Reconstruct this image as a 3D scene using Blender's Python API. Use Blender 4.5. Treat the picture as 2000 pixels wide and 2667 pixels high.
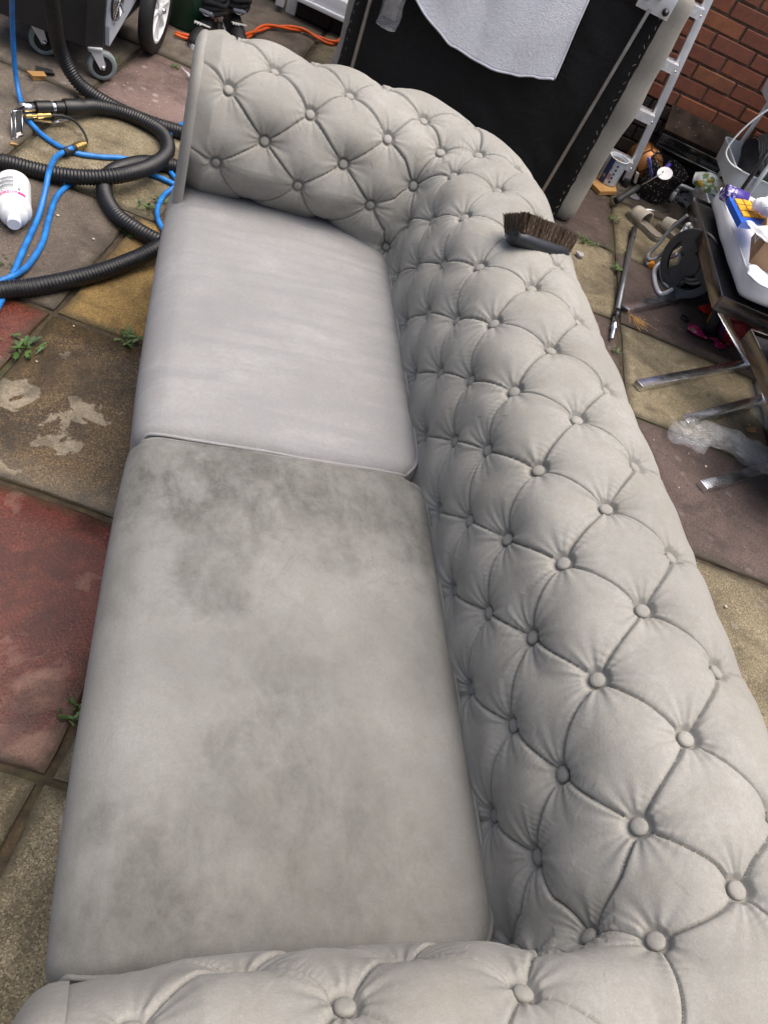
import bpy, bmesh, math, random
import numpy as np
from mathutils import Vector, Matrix, kdtree, noise as mnoise

for o in list(bpy.data.objects):
    bpy.data.objects.remove(o, do_unlink=True)
scn = bpy.context.scene
COL = scn.collection
R = math.radians
rnd = random.Random(7)

# ------------------------------------------------------------------ camera
cam_data = bpy.data.cameras.new('camera')
cam_data.sensor_fit = 'VERTICAL'
cam_data.sensor_height = 24.0
cam_data.lens = 18.054
cam_data.clip_start = 0.02
cam_data.clip_end = 400.0
cam = bpy.data.objects.new('camera', cam_data)
COL.objects.link(cam)
RW = ((0.94054222, 0.1385115, 0.31015303),
      (-0.08967705, -0.77943293, 0.62003415),
      (0.32762534, -0.6109819, -0.72066827))
cam.matrix_world = Matrix(((RW[0][0], -RW[0][1], -RW[0][2], 0.0),
                           (RW[1][0], -RW[1][1], -RW[1][2], 0.0),
                           (RW[2][0], -RW[2][1], -RW[2][2], 1.51),
                           (0, 0, 0, 1)))
scn.camera = cam

# ------------------------------------------------------------------ sky and sun (overcast noon)
SUN_EL, SUN_AZ = 76.0, 100.0           # azimuth measured from +Y towards +X
world = bpy.data.worlds.new('World')
scn.world = world
world.use_nodes = True
wn = world.node_tree.nodes
wl = world.node_tree.links
sky = wn.new('ShaderNodeTexSky')
sky.sky_type = 'NISHITA'
sky.sun_disc = False
sky.sun_elevation = R(SUN_EL)
sky.sun_rotation = R(SUN_AZ)
sky.air_density = 1.0
sky.dust_density = 8.0
sky.ozone_density = 1.5
bg = wn['Background']
bg.inputs['Strength'].default_value = 0.10
wl.new(sky.outputs['Color'], bg.inputs['Color'])
sun_data = bpy.data.lights.new('sun', 'SUN')
sun_data.energy = 1.5
sun_data.angle = R(75)
sun_data.color = (1.0, 0.965, 0.92)
sun = bpy.data.objects.new('sun', sun_data)
COL.objects.link(sun)
_el, _az = R(SUN_EL), R(SUN_AZ)
sun_dir = Vector((math.cos(_el) * math.sin(_az), math.cos(_el) * math.cos(_az), math.sin(_el)))
sun.rotation_euler = sun_dir.to_track_quat('Z', 'Y').to_euler()
sun.location = (2, 3, 6)
scn.view_settings.view_transform = 'Standard'
scn.view_settings.look = 'None'
scn.view_settings.gamma = 1.0
scn.view_settings.use_curve_mapping = False
scn.view_settings.exposure = 1.04
scn.cycles.use_denoising = True
scn.cycles.max_bounces = 6

# ------------------------------------------------------------------ helpers
def link(o, parent=None):
    COL.objects.link(o)
    if parent is not None:
        o.parent = parent
    return o

def mesh_obj(name, V, F, mat, parent=None, smooth=False, auto=None):
    me = bpy.data.meshes.new(name)
    me.from_pydata([tuple(v) for v in V], [], [tuple(f) for f in F])
    me.update()
    if mat is not None:
        me.materials.append(mat)
    if smooth or auto:
        me.shade_smooth()
    if auto:
        me.set_sharp_from_angle(angle=R(auto))
    o = bpy.data.objects.new(name, me)
    return link(o, parent)

def grid_mesh(P):
    """P: (n,m,3) array -> verts, quads (vectorised)"""
    n, m = P.shape[:2]
    idx = np.arange(n * m).reshape(n, m)
    F = np.stack([idx[:-1, :-1], idx[1:, :-1], idx[1:, 1:], idx[:-1, 1:]], -1).reshape(-1, 4)
    return P.reshape(-1, 3), F

def np_mesh(name, V, F, mat, parent=None, smooth=True, auto=None):
    me = bpy.data.meshes.new(name)
    nv, nf = len(V), len(F)
    me.vertices.add(nv)
    me.vertices.foreach_set('co', np.asarray(V, np.float32).ravel())
    me.loops.add(nf * 4)
    me.loops.foreach_set('vertex_index', np.asarray(F, np.int32).ravel())
    me.polygons.add(nf)
    me.polygons.foreach_set('loop_start', np.arange(0, nf * 4, 4, dtype=np.int32))
    me.polygons.foreach_set('use_smooth', np.full(nf, smooth))
    me.update(calc_edges=True)
    me.validate()
    if mat is not None:
        me.materials.append(mat)
    if auto:
        me.set_sharp_from_angle(angle=R(auto))
    o = bpy.data.objects.new(name, me)
    return link(o, parent)

def tag(o, label=None, cat=None, group=None, kind=None):
    if label: o['label'] = label
    if cat: o['category'] = cat
    if group: o['group'] = group
    if kind: o['kind'] = kind
    return o

def thing(name, label, cat, loc=(0, 0, 0), rot=(0, 0, 0), group=None):
    o = bpy.data.objects.new(name, None)
    o.empty_display_size = 0.1
    COL.objects.link(o)
    o.location = loc
    o.rotation_euler = rot
    return tag(o, label, cat, group)

class MB:
    """collects shapes into one mesh"""
    def __init__(s):
        s.V = []; s.F = []
    def add(s, V, F, M=None):
        b = len(s.V)
        if M is not None:
            V = [M @ Vector(v) for v in V]
        s.V += [tuple(v) for v in V]
        s.F += [tuple(i + b for i in f) for f in F]
        return s
    def box(s, c, d, M=None, bev=0.0, rot=None):
        bm = bmesh.new()
        bmesh.ops.create_cube(bm, size=1.0)
        bmesh.ops.scale(bm, vec=d, verts=bm.verts)
        if bev:
            bmesh.ops.bevel(bm, geom=list(bm.edges), offset=bev, segments=2, profile=0.6, affect='EDGES')
        if rot is not None:
            bmesh.ops.rotate(bm, cent=(0, 0, 0), matrix=rot, verts=bm.verts)
        bmesh.ops.translate(bm, vec=c, verts=bm.verts)
        bm.verts.index_update()
        V = [v.co.copy() for v in bm.verts]; F = [[v.index for v in f.verts] for f in bm.faces]
        bm.free()
        return s.add(V, F, M)
    def bar(s, a, b, w, h, up=(0, 0, 1), bev=0.0, M=None):
        """square bar from a to b"""
        a = Vector(a); b = Vector(b); x = (b - a); L = x.length; x.normalize()
        u = Vector(up); y = u.cross(x)
        if y.length < 1e-4: y = Vector((0, 1, 0)).cross(x)
        y.normalize(); z = x.cross(y)
        rot = Matrix((x, y, z)).transposed()
        return s.box((a + b) / 2, (L, w, h), M, bev, rot)
    def tube(s, path, r, seg=10, caps=True, closed=False, M=None):
        P = [Vector(p) for p in path]; n = len(P)
        rad = r if callable(r) else (lambda i: r)
        T = []
        for i in range(n):
            if closed: t = P[(i + 1) % n] - P[i - 1]
            else: t = P[min(i + 1, n - 1)] - P[max(i - 1, 0)]
            T.append(t.normalized())
        up = Vector((0, 0, 1)) if abs(T[0].z) < 0.9 else Vector((1, 0, 0))
        nrm = (up - T[0] * up.dot(T[0])).normalized()
        V = []; F = []
        for i in range(n):
            nrm = (nrm - T[i] * nrm.dot(T[i]))
            nrm = nrm.normalized() if nrm.length > 1e-6 else T[i].orthogonal().normalized()
            bn = T[i].cross(nrm)
            for k in range(seg):
                a = 2 * math.pi * k / seg
                V.append(P[i] + (nrm * math.cos(a) + bn * math.sin(a)) * rad(i))
        rng = n if closed else n - 1
        for i in range(rng):
            j = (i + 1) % n
            for k in range(seg):
                l = (k + 1) % seg
                F.append((i * seg + k, i * seg + l, j * seg + l, j * seg + k))
        if caps and not closed:
            F.append(tuple(range(seg - 1, -1, -1)))
            F.append(tuple((n - 1) * seg + k for k in range(seg)))
        return s.add(V, F, M)
    def lathe(s, prof, seg=24, M=None, cap0=True, cap1=True):
        V = []; F = []; n = len(prof)
        for (r, z) in prof:
            for k in range(seg):
                a = 2 * math.pi * k / seg
                V.append((r * math.cos(a), r * math.sin(a), z))
        for i in range(n - 1):
            for k in range(seg):
                l = (k + 1) % seg
                F.append((i * seg + k, i * seg + l, (i + 1) * seg + l, (i + 1) * seg + k))
        if cap0: F.append(tuple(range(seg - 1, -1, -1)))
        if cap1: F.append(tuple((n - 1) * seg + k for k in range(seg)))
        return s.add(V, F, M)
    def prism(s, poly, z0, z1, M=None):
        n = len(poly)
        V = [(x, y, z0) for x, y in poly] + [(x, y, z1) for x, y in poly]
        F = [tuple(range(n - 1, -1, -1)), tuple(range(n, 2 * n))]
        F += [(i, (i + 1) % n, n + (i + 1) % n, n + i) for i in range(n)]
        return s.add(V, F, M)
    def build(s, name, mat, parent=None, smooth=False, auto=None):
        return mesh_obj(name, s.V, s.F, mat, parent, smooth, auto)

def spline(pts, n=8, closed=False):
    """Catmull-Rom through the points, n steps per span"""
    P = [Vector(p) for p in pts]; out = []; m = len(P)
    spans = m if closed else m - 1
    for i in range(spans):
        if closed:
            p0, p1, p2, p3 = P[i - 1], P[i], P[(i + 1) % m], P[(i + 2) % m]
        else:
            p0, p1, p2, p3 = P[max(i - 1, 0)], P[i], P[i + 1], P[min(i + 2, m - 1)]
        for k in range(n):
            t = k / n
            out.append(0.5 * ((2 * p1) + (p2 - p0) * t + (2 * p0 - 5 * p1 + 4 * p2 - p3) * t * t + (3 * p1 - p0 - 3 * p2 + p3) * t ** 3))
    if not closed: out.append(P[-1])
    return out

def even(path, step):
    """resample a polyline at even steps"""
    P = [Vector(p) for p in path]
    d = [0.0]
    for a, b in zip(P, P[1:]): d.append(d[-1] + (b - a).length)
    n = max(2, int(d[-1] / step)); out = []; j = 0
    for i in range(n + 1):
        s = d[-1] * i / n
        while j < len(d) - 2 and d[j + 1] < s: j += 1
        t = 0 if d[j + 1] == d[j] else (s - d[j]) / (d[j + 1] - d[j])
        out.append(P[j].lerp(P[j + 1], min(1, t)))
    return out

# ------------------------------------------------------------------ materials
class NT:
    """small node-graph writer"""
    def __init__(s, name):
        s.m = bpy.data.materials.new(name); s.m.use_nodes = True
        s.t = s.m.node_tree; s.N = s.t.nodes; s.L = s.t.links
        s.b = s.N['Principled BSDF']
        s._co = None
    def node(s, typ, **kw):
        n = s.N.new(typ)
        for k, v in kw.items(): setattr(n, k, v)
        return n
    def put(s, sock, v):
        if isinstance(v, bpy.types.NodeSocket): s.L.new(v, sock)
        elif v is not None:
            if isinstance(v, (tuple, list)) and len(v) == 3 and sock.type == 'RGBA': v = (*v, 1)
            sock.default_value = v
    def set(s, **kw):
        nm = dict(color='Base Color', rough='Roughness', metal='Metallic', spec='Specular IOR Level', sheen='Sheen Weight',
                  sheen_rough='Sheen Roughness', trans='Transmission Weight', ior='IOR', alpha='Alpha', coat='Coat Weight', coat_rough='Coat Roughness', normal='Normal', sss='Subsurface Weight')
        for k, v in kw.items(): s.put(s.b.inputs[nm[k]], v)
        return s
    def obj(s):
        if s._co is None: s._co = s.node('ShaderNodeTexCoord').outputs['Object']
        return s._co
    def world(s):
        return s.node('ShaderNodeNewGeometry').outputs['Position']
    def random(s):
        return s.node('ShaderNodeObjectInfo').outputs['Random']
    def map(s, v, scale=(1, 1, 1), rot=(0, 0, 0), loc=(0, 0, 0)):
        n = s.node('ShaderNodeMapping'); s.L.new(v, n.inputs['Vector'])
        n.inputs['Scale'].default_value = scale; n.inputs['Rotation'].default_value = rot; n.inputs['Location'].default_value = loc
        return n.outputs['Vector']
    def noise(s, v, scale, detail=3.0, rough=0.55, dist=0.0):
        n = s.node('ShaderNodeTexNoise'); s.L.new(v, n.inputs['Vector'])
        n.inputs['Scale'].default_value = scale; n.inputs['Detail'].default_value = detail
        n.inputs['Roughness'].default_value = rough; n.inputs['Distortion'].default_value = dist
        return n.outputs['Fac']
    def voro(s, v, scale, feature='F1', out='Distance', rand=1.0):
        n = s.node('ShaderNodeTexVoronoi', feature=feature); s.L.new(v, n.inputs['Vector'])
        n.inputs['Scale'].default_value = scale; n.inputs['Randomness'].default_value = rand
        return n.outputs[out]
    def ramp(s, f, stops, interp='LINEAR'):
        n = s.node('ShaderNodeValToRGB'); s.put(n.inputs['Fac'], f); r = n.color_ramp; r.interpolation = interp
        while len(r.elements) < len(stops): r.elements.new(0.5)
        for e, (p, c) in zip(r.elements, stops):
            e.position = p
            e.color = (c, c, c, 1) if not isinstance(c, (tuple, list)) else (*c, 1)
        return n.outputs['Color']
    def range(s, f, a, b, c=0.0, d=1.0):
        n = s.node('ShaderNodeMapRange'); s.put(n.inputs[0], f)
        for i, v in enumerate((a, b, c, d)): n.inputs[i + 1].default_value = v
        return n.outputs[0]
    def mix(s, f, a, b, typ='MIX'):
        n = s.node('ShaderNodeMix', data_type='RGBA', blend_type=typ)
        s.put(n.inputs[0], f); s.put(n.inputs[6], a); s.put(n.inputs[7], b)
        return n.outputs[2]
    def math(s, op, a, b=None):
        n = s.node('ShaderNodeMath', operation=op); s.put(n.inputs[0], a)
        if b is not None: s.put(n.inputs[1], b)
        return n.outputs[0]
    def sep(s, v):
        n = s.node('ShaderNodeSeparateXYZ'); s.L.new(v, n.inputs[0]); return n.outputs
    def bump(s, h, strength=0.3, dist=0.01, normal=None):
        n = s.node('ShaderNodeBump'); s.put(n.inputs['Height'], h)
        n.inputs['Strength'].default_value = strength; n.inputs['Distance'].default_value = dist
        if normal is not None: s.L.new(normal, n.inputs['Normal'])
        return n.outputs['Normal']

def plain(name, col, rough=0.5, metal=0.0, var=0.12, scale=30.0, bump=0.0, bscale=200.0, coat=0.0, spec=0.5):
    """simple procedural surface: colour with soft blotches and a little relief"""
    t = NT(name); co = t.obj()
    n = t.noise(co, scale, 4)
    dark = tuple(c * (1 - var) for c in col); lite = tuple(min(1, c * (1 + var)) for c in col)
    t.set(color=t.ramp(n, [(0.3, dark), (0.7, lite)]), rough=t.range(t.noise(co, scale * 2.3, 3), 0.3, 0.7, max(0.02, rough - 0.08), min(1, rough + 0.08)), metal=metal, coat=coat, spec=spec)
    if bump: t.set(normal=t.bump(t.noise(co, bscale, 3), bump, 0.004))
    return t.m

MAT = {}
def mat_fabric(name, base, dirt=0.0, lilac=0.0, stain=False, streak=False):
    t = NT(name); w = t.world()
    big = t.noise(w, 5.0, 4, 0.55)
    mid = t.noise(w, 24.0, 5, 0.6, 0.6)
    fine = t.noise(w, 420.0, 3, 0.7)
    grain = t.noise(w, 1500.0, 2, 0.6)
    c0 = tuple(x * 0.80 for x in base); c1 = tuple(min(1, x * 1.13) for x in base)
    col = t.ramp(big, [(0.32, c0), (0.68, c1)])
    col = t.mix(t.range(mid, 0.35, 0.75, 0.0, 0.6), col, (base[0] * 0.83, base[1] * 0.81, base[2] * 0.76))
    if streak:
        wv = t.map(w, (2.2, 15.0, 8.0), (0, 0, R(-16)))
        st = t.noise(wv, 1.6, 4, 0.6, 0.3)
        col = t.mix(t.range(st, 0.44, 0.60, 0.0, 0.75), col, (base[0] * 0.80, base[1] * 0.80, base[2] * 0.82))
    if stain:
        sx = t.sep(w)
        # water marks and grime: blotchy patches with their own ragged outline
        wn_ = t.node('ShaderNodeTexNoise'); t.L.new(w, wn_.inputs['Vector']); wn_.inputs['Scale'].default_value = 9.0; wn_.inputs['Detail'].default_value = 6.0; wn_.inputs['Roughness'].default_value = 0.62
        sc_ = t.node('ShaderNodeVectorMath', operation='SCALE'); t.L.new(wn_.outputs['Color'], sc_.inputs[0]); sc_.inputs['Scale'].default_value = 0.30
        ad_ = t.node('ShaderNodeVectorMath', operation='ADD'); t.L.new(w, ad_.inputs[0]); t.L.new(sc_.outputs[0], ad_.inputs[1])
        acc = None
        for (x_, y_, r_, k_) in [(0.076, 0.891, 0.115, 0.94), (0.044, 0.965, 0.092, 0.62), (0.141, 0.777, 0.063, 0.55), (0.161, 0.674, 0.046, 0.62), (0.153, 0.717, 0.057, 0.55), (0.189, 0.94, 0.115, 0.88), (0.273, 0.875, 0.103, 0.62), (0.362, 0.918, 0.115, 0.69), (0.485, 0.848, 0.081, 0.88), (0.484, 0.99, 0.069, 0.62), (0.497, 0.764, 0.057, 0.43), (0.232, 0.521, 0.115, 0.38), (0.205, 0.431, 0.081, 0.43), (0.097, 0.287, 0.092, 0.46), (0.047, 0.244, 0.081, 0.43), (0.233, 0.219, 0.161, 0.46), (0.392, 0.277, 0.138, 0.31), (0.508, 0.575, 0.092, 0.31), (0.009, 0.698, 0.057, 0.31), (0.334, 0.408, 0.115, 0.27), (0.013, 0.828, 0.046, 0.62)]:
            vd = t.node('ShaderNodeVectorMath', operation='DISTANCE'); t.L.new(ad_.outputs[0], vd.inputs[0]); vd.inputs[1].default_value = (x_ + 0.15, y_ + 0.15, 0.61)
            m_ = t.range(vd.outputs['Value'], r_ * 1.5, r_ * 0.55, 0.0, min(1.0, k_ * 1.25))
            acc = m_ if acc is None else t.math('ADD', acc, t.math('MULTIPLY', m_, t.math('SUBTRACT', 1.0, acc)))
        tex = t.math('MULTIPLY', t.range(t.noise(t.map(w, (20.0, 13.0, 18.0), (0, 0, R(40))), 1.0, 7, 0.72, 0.3), 0.32, 0.60, 0.30, 1.0), t.range(t.noise(w, 70.0, 5, 0.7), 0.3, 0.6, 0.75, 1.0))
        col = t.mix(t.math('MULTIPLY', acc, tex), col, (base[0] * 0.29, base[1] * 0.29, base[2] * 0.265))
        ring = t.noise(w, 8.0, 5, 0.55, 0.5)
        rr = t.ramp(ring, [(0.485, 0.0), (0.50, 1.0), (0.515, 0.0)])
        col = t.mix(t.math('MULTIPLY', t.math('MULTIPLY', rr, t.range(sx[1], 0.5, 0.95, 0.1, 1.0)), 0.45), col, (base[0] * 0.42, base[1] * 0.42, base[2] * 0.38))
    if dirt:
        d = t.noise(w, 9.0, 5, 0.6, 0.8)
        col = t.mix(t.range(d, 0.50, 0.72, 0.0, dirt), col, (base[0] * 0.74, base[1] * 0.69, base[2] * 0.60))
    col = t.mix(t.range(fine, 0.38, 0.62, 0.0, 0.20), col, (0.85, 0.84, 0.82), 'SOFT_LIGHT')
    col = t.mix(t.range(grain, 0.40, 0.62, 0.30, 0.0), col, tuple(x * 0.45 for x in base))
    nap = t.noise(w, 130.0, 6, 0.75, 0.4)
    col = t.mix(t.range(nap, 0.36, 0.64, 0.34, 0.0), col, tuple(x * 0.62 for x in base))
    h = t.math('ADD', t.math('MULTIPLY', fine, 0.6), t.math('MULTIPLY', t.noise(w, 230.0, 4, 0.6), 0.8))
    t.set(color=col, rough=0.92, spec=0.25, sheen=0.05, sheen_rough=0.5, normal=t.bump(h, 0.20, 0.004))
    return t.m

FAB = (0.302, 0.293, 0.268)
MAT['fabric'] = mat_fabric('suede_fabric', FAB, dirt=0.45)
MAT['fabric_plain'] = mat_fabric('suede_fabric_panel', (0.275, 0.262, 0.232), dirt=0.3)
MAT['cushion_far'] = mat_fabric('suede_cleaned', (0.275, 0.273, 0.274), streak=True)
MAT['cushion_near'] = mat_fabric('suede_soiled', (0.226, 0.224, 0.211), dirt=0.1, stain=True)
MAT['black_wood'] = plain('dark_foot_wood', (0.02, 0.015, 0.012), 0.4)

# ------------------------------------------------------------------ the patio: slabs laid square to the house wall
GA = R(-15.7)                                             # direction of the slab courses
GU = Vector((math.cos(GA), math.sin(GA), 0)); GV = Vector((-math.sin(GA), math.cos(GA), 0))

def slab_mat(name, c_dark, c_mid, c_lite, speck=0.35, wet=0.0, spots=0.0, worn=None, weave=False, rough=0.8):
    t = NT(name); w = t.world(); r = t.random()
    off = t.node('ShaderNodeVectorMath', operation='ADD'); t.L.new(w, off.inputs[0]); 
    big = t.noise(w, 3.2, 5, 0.6, 0.4)
    col = t.ramp(big, [(0.30, c_dark), (0.5, c_mid), (0.72, c_lite)])
    # exposed aggregate: light and dark grains
    g1 = t.voro(w, 380.0, out='Color'); gs = t.sep(g1)[0]
    col = t.mix(t.range(gs, 0.72, 0.9, 0.0, speck), col, tuple(min(1, x * 1.9) for x in c_lite))
    col = t.mix(t.range(gs, 0.30, 0.10, 0.0, speck * 1.25), col, tuple(x * 0.25 for x in c_dark))
    g2 = t.noise(w, 170.0, 5, 0.75)
    col = t.mix(t.range(g2, 0.52, 0.70, 0.0, 0.55), col, tuple(x * 0.52 for x in c_dark))
    # lichen spots, pale
    if spots:
        sp = t.voro(w, 13.0); nz = t.noise(w, 55.0, 3)
        m = t.range(t.math('ADD', sp, t.math('MULTIPLY', nz, 0.14)), 0.26, 0.20, 0.0, spots)
        col = t.mix(m, col, (0.42, 0.39, 0.36))
        sp2 = t.voro(w, 34.0)
        col = t.mix(t.range(sp2, 0.13, 0.10, 0.0, spots * 0.9), col, (0.5, 0.47, 0.44))
    dk = t.voro(w, 17.0); nz2 = t.noise(w, 40.0, 3)
    col = t.mix(t.range(t.math('ADD', dk, t.math('MULTIPLY', nz2, 0.12)), 0.17, 0.13, 0.0, 0.55), col, tuple(x * 0.3 for x in c_dark))
    rg = rough
    if worn is not None:
        # the dry, paler remains of a wetted slab: ragged islands
        wz = t.noise(w, worn[1], 5, 0.55, 0.5)
        vd = t.node('ShaderNodeVectorMath', operation='DISTANCE'); t.L.new(w, vd.inputs[0]); vd.inputs[1].default_value = (worn[3][0], worn[3][1], 0.0)
        wz = t.math('ADD', wz, t.range(vd.outputs['Value'], 0.0, worn[3][2], 0.17, -0.10))
        m = t.range(wz, worn[2], worn[2] + worn[4], 0.0, 1.0)
        wc = t.mix(t.range(gs, 0.35, 0.2, 0.0, 0.5), worn[0], tuple(x * 0.45 for x in worn[0]))
        col = t.mix(m, col, wc)
        rg = t.range(m, 0.0, 1.0, rough, 0.85)
    col = t.mix(t.range(r, 0.0, 1.0, 0.0, 0.25), col, tuple(x * 0.75 for x in c_mid))
    gg = t.node('ShaderNodeTexCoord').outputs['Generated']; gsx = t.sep(gg)
    ed = t.math('MINIMUM', t.math('MINIMUM', gsx[0], t.math('SUBTRACT', 1.0, gsx[0])), t.math('MINIMUM', gsx[1], t.math('SUBTRACT', 1.0, gsx[1])))
    en = t.noise(w, 24.0, 5, 0.7)
    col = t.mix(t.range(t.math('SUBTRACT', ed, t.math('MULTIPLY', en, 0.10)), -0.040, 0.004, 0.75, 0.0), col, (0.040, 0.033, 0.016))
    sm = t.noise(w, 6.0, 6, 0.7, 0.6)
    col = t.mix(t.range(sm, 0.46, 0.66, 0.0, 0.75), col, tuple(x * 0.5 for x in c_dark))
    h = t.math('ADD', t.math('MULTIPLY', gs, 0.5), t.math('MULTIPLY', g2, 0.9))
    if weave:
        wv = t.node('ShaderNodeTexChecker'); t.L.new(t.map(w, (1, 1, 1), (0, 0, -GA)), wv.inputs['Vector']); wv.inputs['Scale'].default_value = 150.0
        h = t.math('ADD', h, t.math('MULTIPLY', wv.outputs['Fac'], 0.5))
    t.set(color=col, rough=rg, spec=0.5, normal=t.bump(h, 0.55, 0.004))
    return t.m

SL = {
 'tan':   slab_mat('slab_tan', (0.098, 0.077, 0.042), (0.178, 0.145, 0.086), (0.245, 0.205, 0.130), 0.5, spots=0.25),
 'ochre': slab_mat('slab_ochre', (0.14, 0.082, 0.020), (0.235, 0.148, 0.042), (0.31, 0.205, 0.075), 0.45),
 'brown': slab_mat('slab_wet_brown', (0.034, 0.024, 0.012), (0.078, 0.052, 0.024), (0.150, 0.095, 0.040), 0.65, worn=((0.29, 0.245, 0.175), 9.0, 0.60, (-0.30, 1.47, 0.30), 0.02), rough=0.30),
 'red':   slab_mat('slab_wet_red', (0.046, 0.014, 0.009), (0.105, 0.026, 0.015), (0.150, 0.046, 0.030), 0.40, worn=((0.25, 0.15, 0.115), 7.0, 0.52, (-0.12, 0.60, 0.27), 0.10), weave=True, rough=0.22),
 'pink':  slab_mat('slab_pink', (0.125, 0.083, 0.072), (0.185, 0.125, 0.110), (0.235, 0.17, 0.15), 0.25, spots=0.55),
 'plum':  slab_mat('slab_plum', (0.044, 0.029, 0.024), (0.076, 0.050, 0.042), (0.108, 0.075, 0.064), 0.45, spots=0.12),
 'grey':  slab_mat('slab_grey_brown', (0.095, 0.075, 0.056), (0.155, 0.126, 0.098), (0.205, 0.172, 0.14), 0.28, spots=0.3),
 'dark':  slab_mat('slab_dark', (0.070, 0.053, 0.040), (0.118, 0.092, 0.070), (0.165, 0.132, 0.104), 0.32, spots=0.08),
}
def ground_mat():
    t = NT('ground_soil'); w = t.world()
    n = t.noise(w, 30.0, 6, 0.7)
    col = t.ramp(n, [(0.3, (0.018, 0.013, 0.008)), (0.6, (0.06, 0.042, 0.022)), (0.75, (0.13, 0.085, 0.04))])
    g = t.noise(w, 7.0, 3)
    col = t.mix(t.range(g, 0.55, 0.7, 0.0, 0.6), col, (0.035, 0.05, 0.015))
    t.set(color=col, rough=0.95, normal=t.bump(n, 0.8, 0.01))
    return t.m
gm = ground_mat()
S_ = 60.0
ground = mesh_obj('ground', [(-S_, -S_, -0.012), (S_, -S_, -0.012), (S_, S_, -0.012), (-S_, S_, -0.012)], [(0, 1, 2, 3)], gm)
tag(ground, kind='structure')

patio = bpy.data.objects.new('patio', None); COL.objects.link(patio); tag(patio, kind='structure')
slab_cache = {}
def slab(u0, u1, v0, v1, kind):
    gap = 0.007
    du, dv = round(u1 - u0 - 2 * gap, 3), round(v1 - v0 - 2 * gap, 3)
    me = None
    key = (du, dv, kind)
    if key in slab_cache: me = slab_cache[key]
    else:
        nx, ny = 13, 13
        bm = bmesh.new()
        rr = random.Random(hash((du, dv)) & 255)
        def edge(t, k): return 0.0075 * mnoise.noise(Vector((t * 9.0, k * 3.7, du + dv))) 
        top = [[None] * (ny + 1) for _ in range(nx + 1)]
        for i in range(nx + 1):
            for j in range(ny + 1):
                x = -du / 2 + du * i / nx; y = -dv / 2 + dv * j / ny
                if i == 0: x += abs(edge(y, 1))
                if i == nx: x -= abs(edge(y, 2))
                if j == 0: y += abs(edge(x, 3))
                if j == ny: y -= abs(edge(x, 4))
                border = min(i, j, nx - i, ny - j) == 0
                z = -0.004 - 0.003 * rr.random() if border else 0.0012 * mnoise.noise(Vector((x * 14, y * 14, du * 7)))
                # pull the first inner ring outwards: a worn arris
                if not border:
                    if i == 1: x = -du / 2 + 0.009
                    if i == nx - 1: x = du / 2 - 0.009
                    if j == 1: y = -dv / 2 + 0.009
                    if j == ny - 1: y = dv / 2 - 0.009
                top[i][j] = bm.verts.new((x, y, z))
        for i in range(nx):
            for j in range(ny):
                bm.faces.new((top[i][j], top[i + 1][j], top[i + 1][j + 1], top[i][j + 1]))
        ring = [top[i][0] for i in range(nx)] + [top[nx][j] for j in range(ny)] + [top[i][ny] for i in range(nx, 0, -1)] + [top[0][j] for j in range(ny, 0, -1)]
        low = [bm.verts.new((v.co.x, v.co.y, -0.04)) for v in ring]
        for i in range(len(ring)):
            k = (i + 1) % len(ring)
            bm.faces.new((ring[k], ring[i], low[i], low[k]))
        me = bpy.data.meshes.new('slab'); bm.to_mesh(me); bm.free()
        me.shade_smooth(); me.set_sharp_from_angle(angle=R(50))
        me.materials.append(SL[kind])
        slab_cache[key] = me
    o = bpy.data.objects.new('slab', me); link(o, patio)
    p = GU * ((u0 + u1) / 2) + GV * ((v0 + v1) / 2)
    o.location = (p.x, p.y, 0.0 + rnd.uniform(-0.003, 0.003))
    o.rotation_euler = (rnd.uniform(-0.003, 0.003), rnd.uniform(-0.003, 0.003), GA + rnd.uniform(-0.008, 0.008))
    return o
VJ = [-1.31, -0.705, -0.10, 0.505, 1.105, 1.71, 2.315, 2.92, 3.53, 4.13, 4.70]
# for every course: the joints along it and the colours between them, as laid
ROWS = [
 ([-2.0, -1.4, -0.8, -0.2, 0.4, 1.0, 1.6, 2.2, 2.8], 'tan plum grey tan dark tan plum tan'.split()),
 ([-2.0, -1.4, -0.8, -0.2, 0.4, 1.0, 1.6, 2.2, 2.8], 'grey tan red plum tan red tan plum'.split()),
 ([-2.03, -1.43, -0.83, -0.228, 0.38, 0.98, 1.58, 2.18, 2.8], 'tan red tan tan plum tan plum tan'.split()),
 ([-2.03, -1.43, -0.83, -0.218, 0.38, 1.0, 1.66, 2.26, 2.9], 'grey tan red tan dark plum plum tan'.split()),
 ([-2.6, -1.98, -1.38, -0.77, 0.02, 0.62, 1.06, 1.72, 2.35, 3.0], 'tan grey red brown tan dark tan plum tan'.split()),
 ([-2.6, -1.98, -1.38, -0.765, -0.16, 0.45, 1.06, 1.76, 2.4, 3.0], 'red tan dark ochre plum tan plum plum tan'.split()),
 ([-2.4, -1.82, -1.22, -0.70, -0.16, 0.45, 1.06, 1.70, 2.36, 3.0], 'tan grey tan pink tan plum tan tan plum'.split()),
 ([-2.4, -1.82, -1.22, -0.62, -0.05, 0.45, 1.06, 1.74, 2.36, 3.0], 'plum grey pink grey plum tan plum dark tan'.split()),
 ([-2.4, -1.82, -1.24, -0.63, -0.03, 0.48, 1.06, 1.68, 2.36, 3.0], 'tan grey grey plum tan plum tan plum tan'.split()),
 ([-2.4, -1.9, -1.30, -0.64, -0.03, 0.48, 1.06, 1.68, 2.36, 3.0], 'grey tan dark tan plum tan dark tan plum'.split()),
]
for (js, cs), v0, v1 in zip(ROWS, VJ, VJ[1:]):
    for a, b, c in zip(js, js[1:], cs):
        slab(a, b, v0, v1, c)

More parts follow.
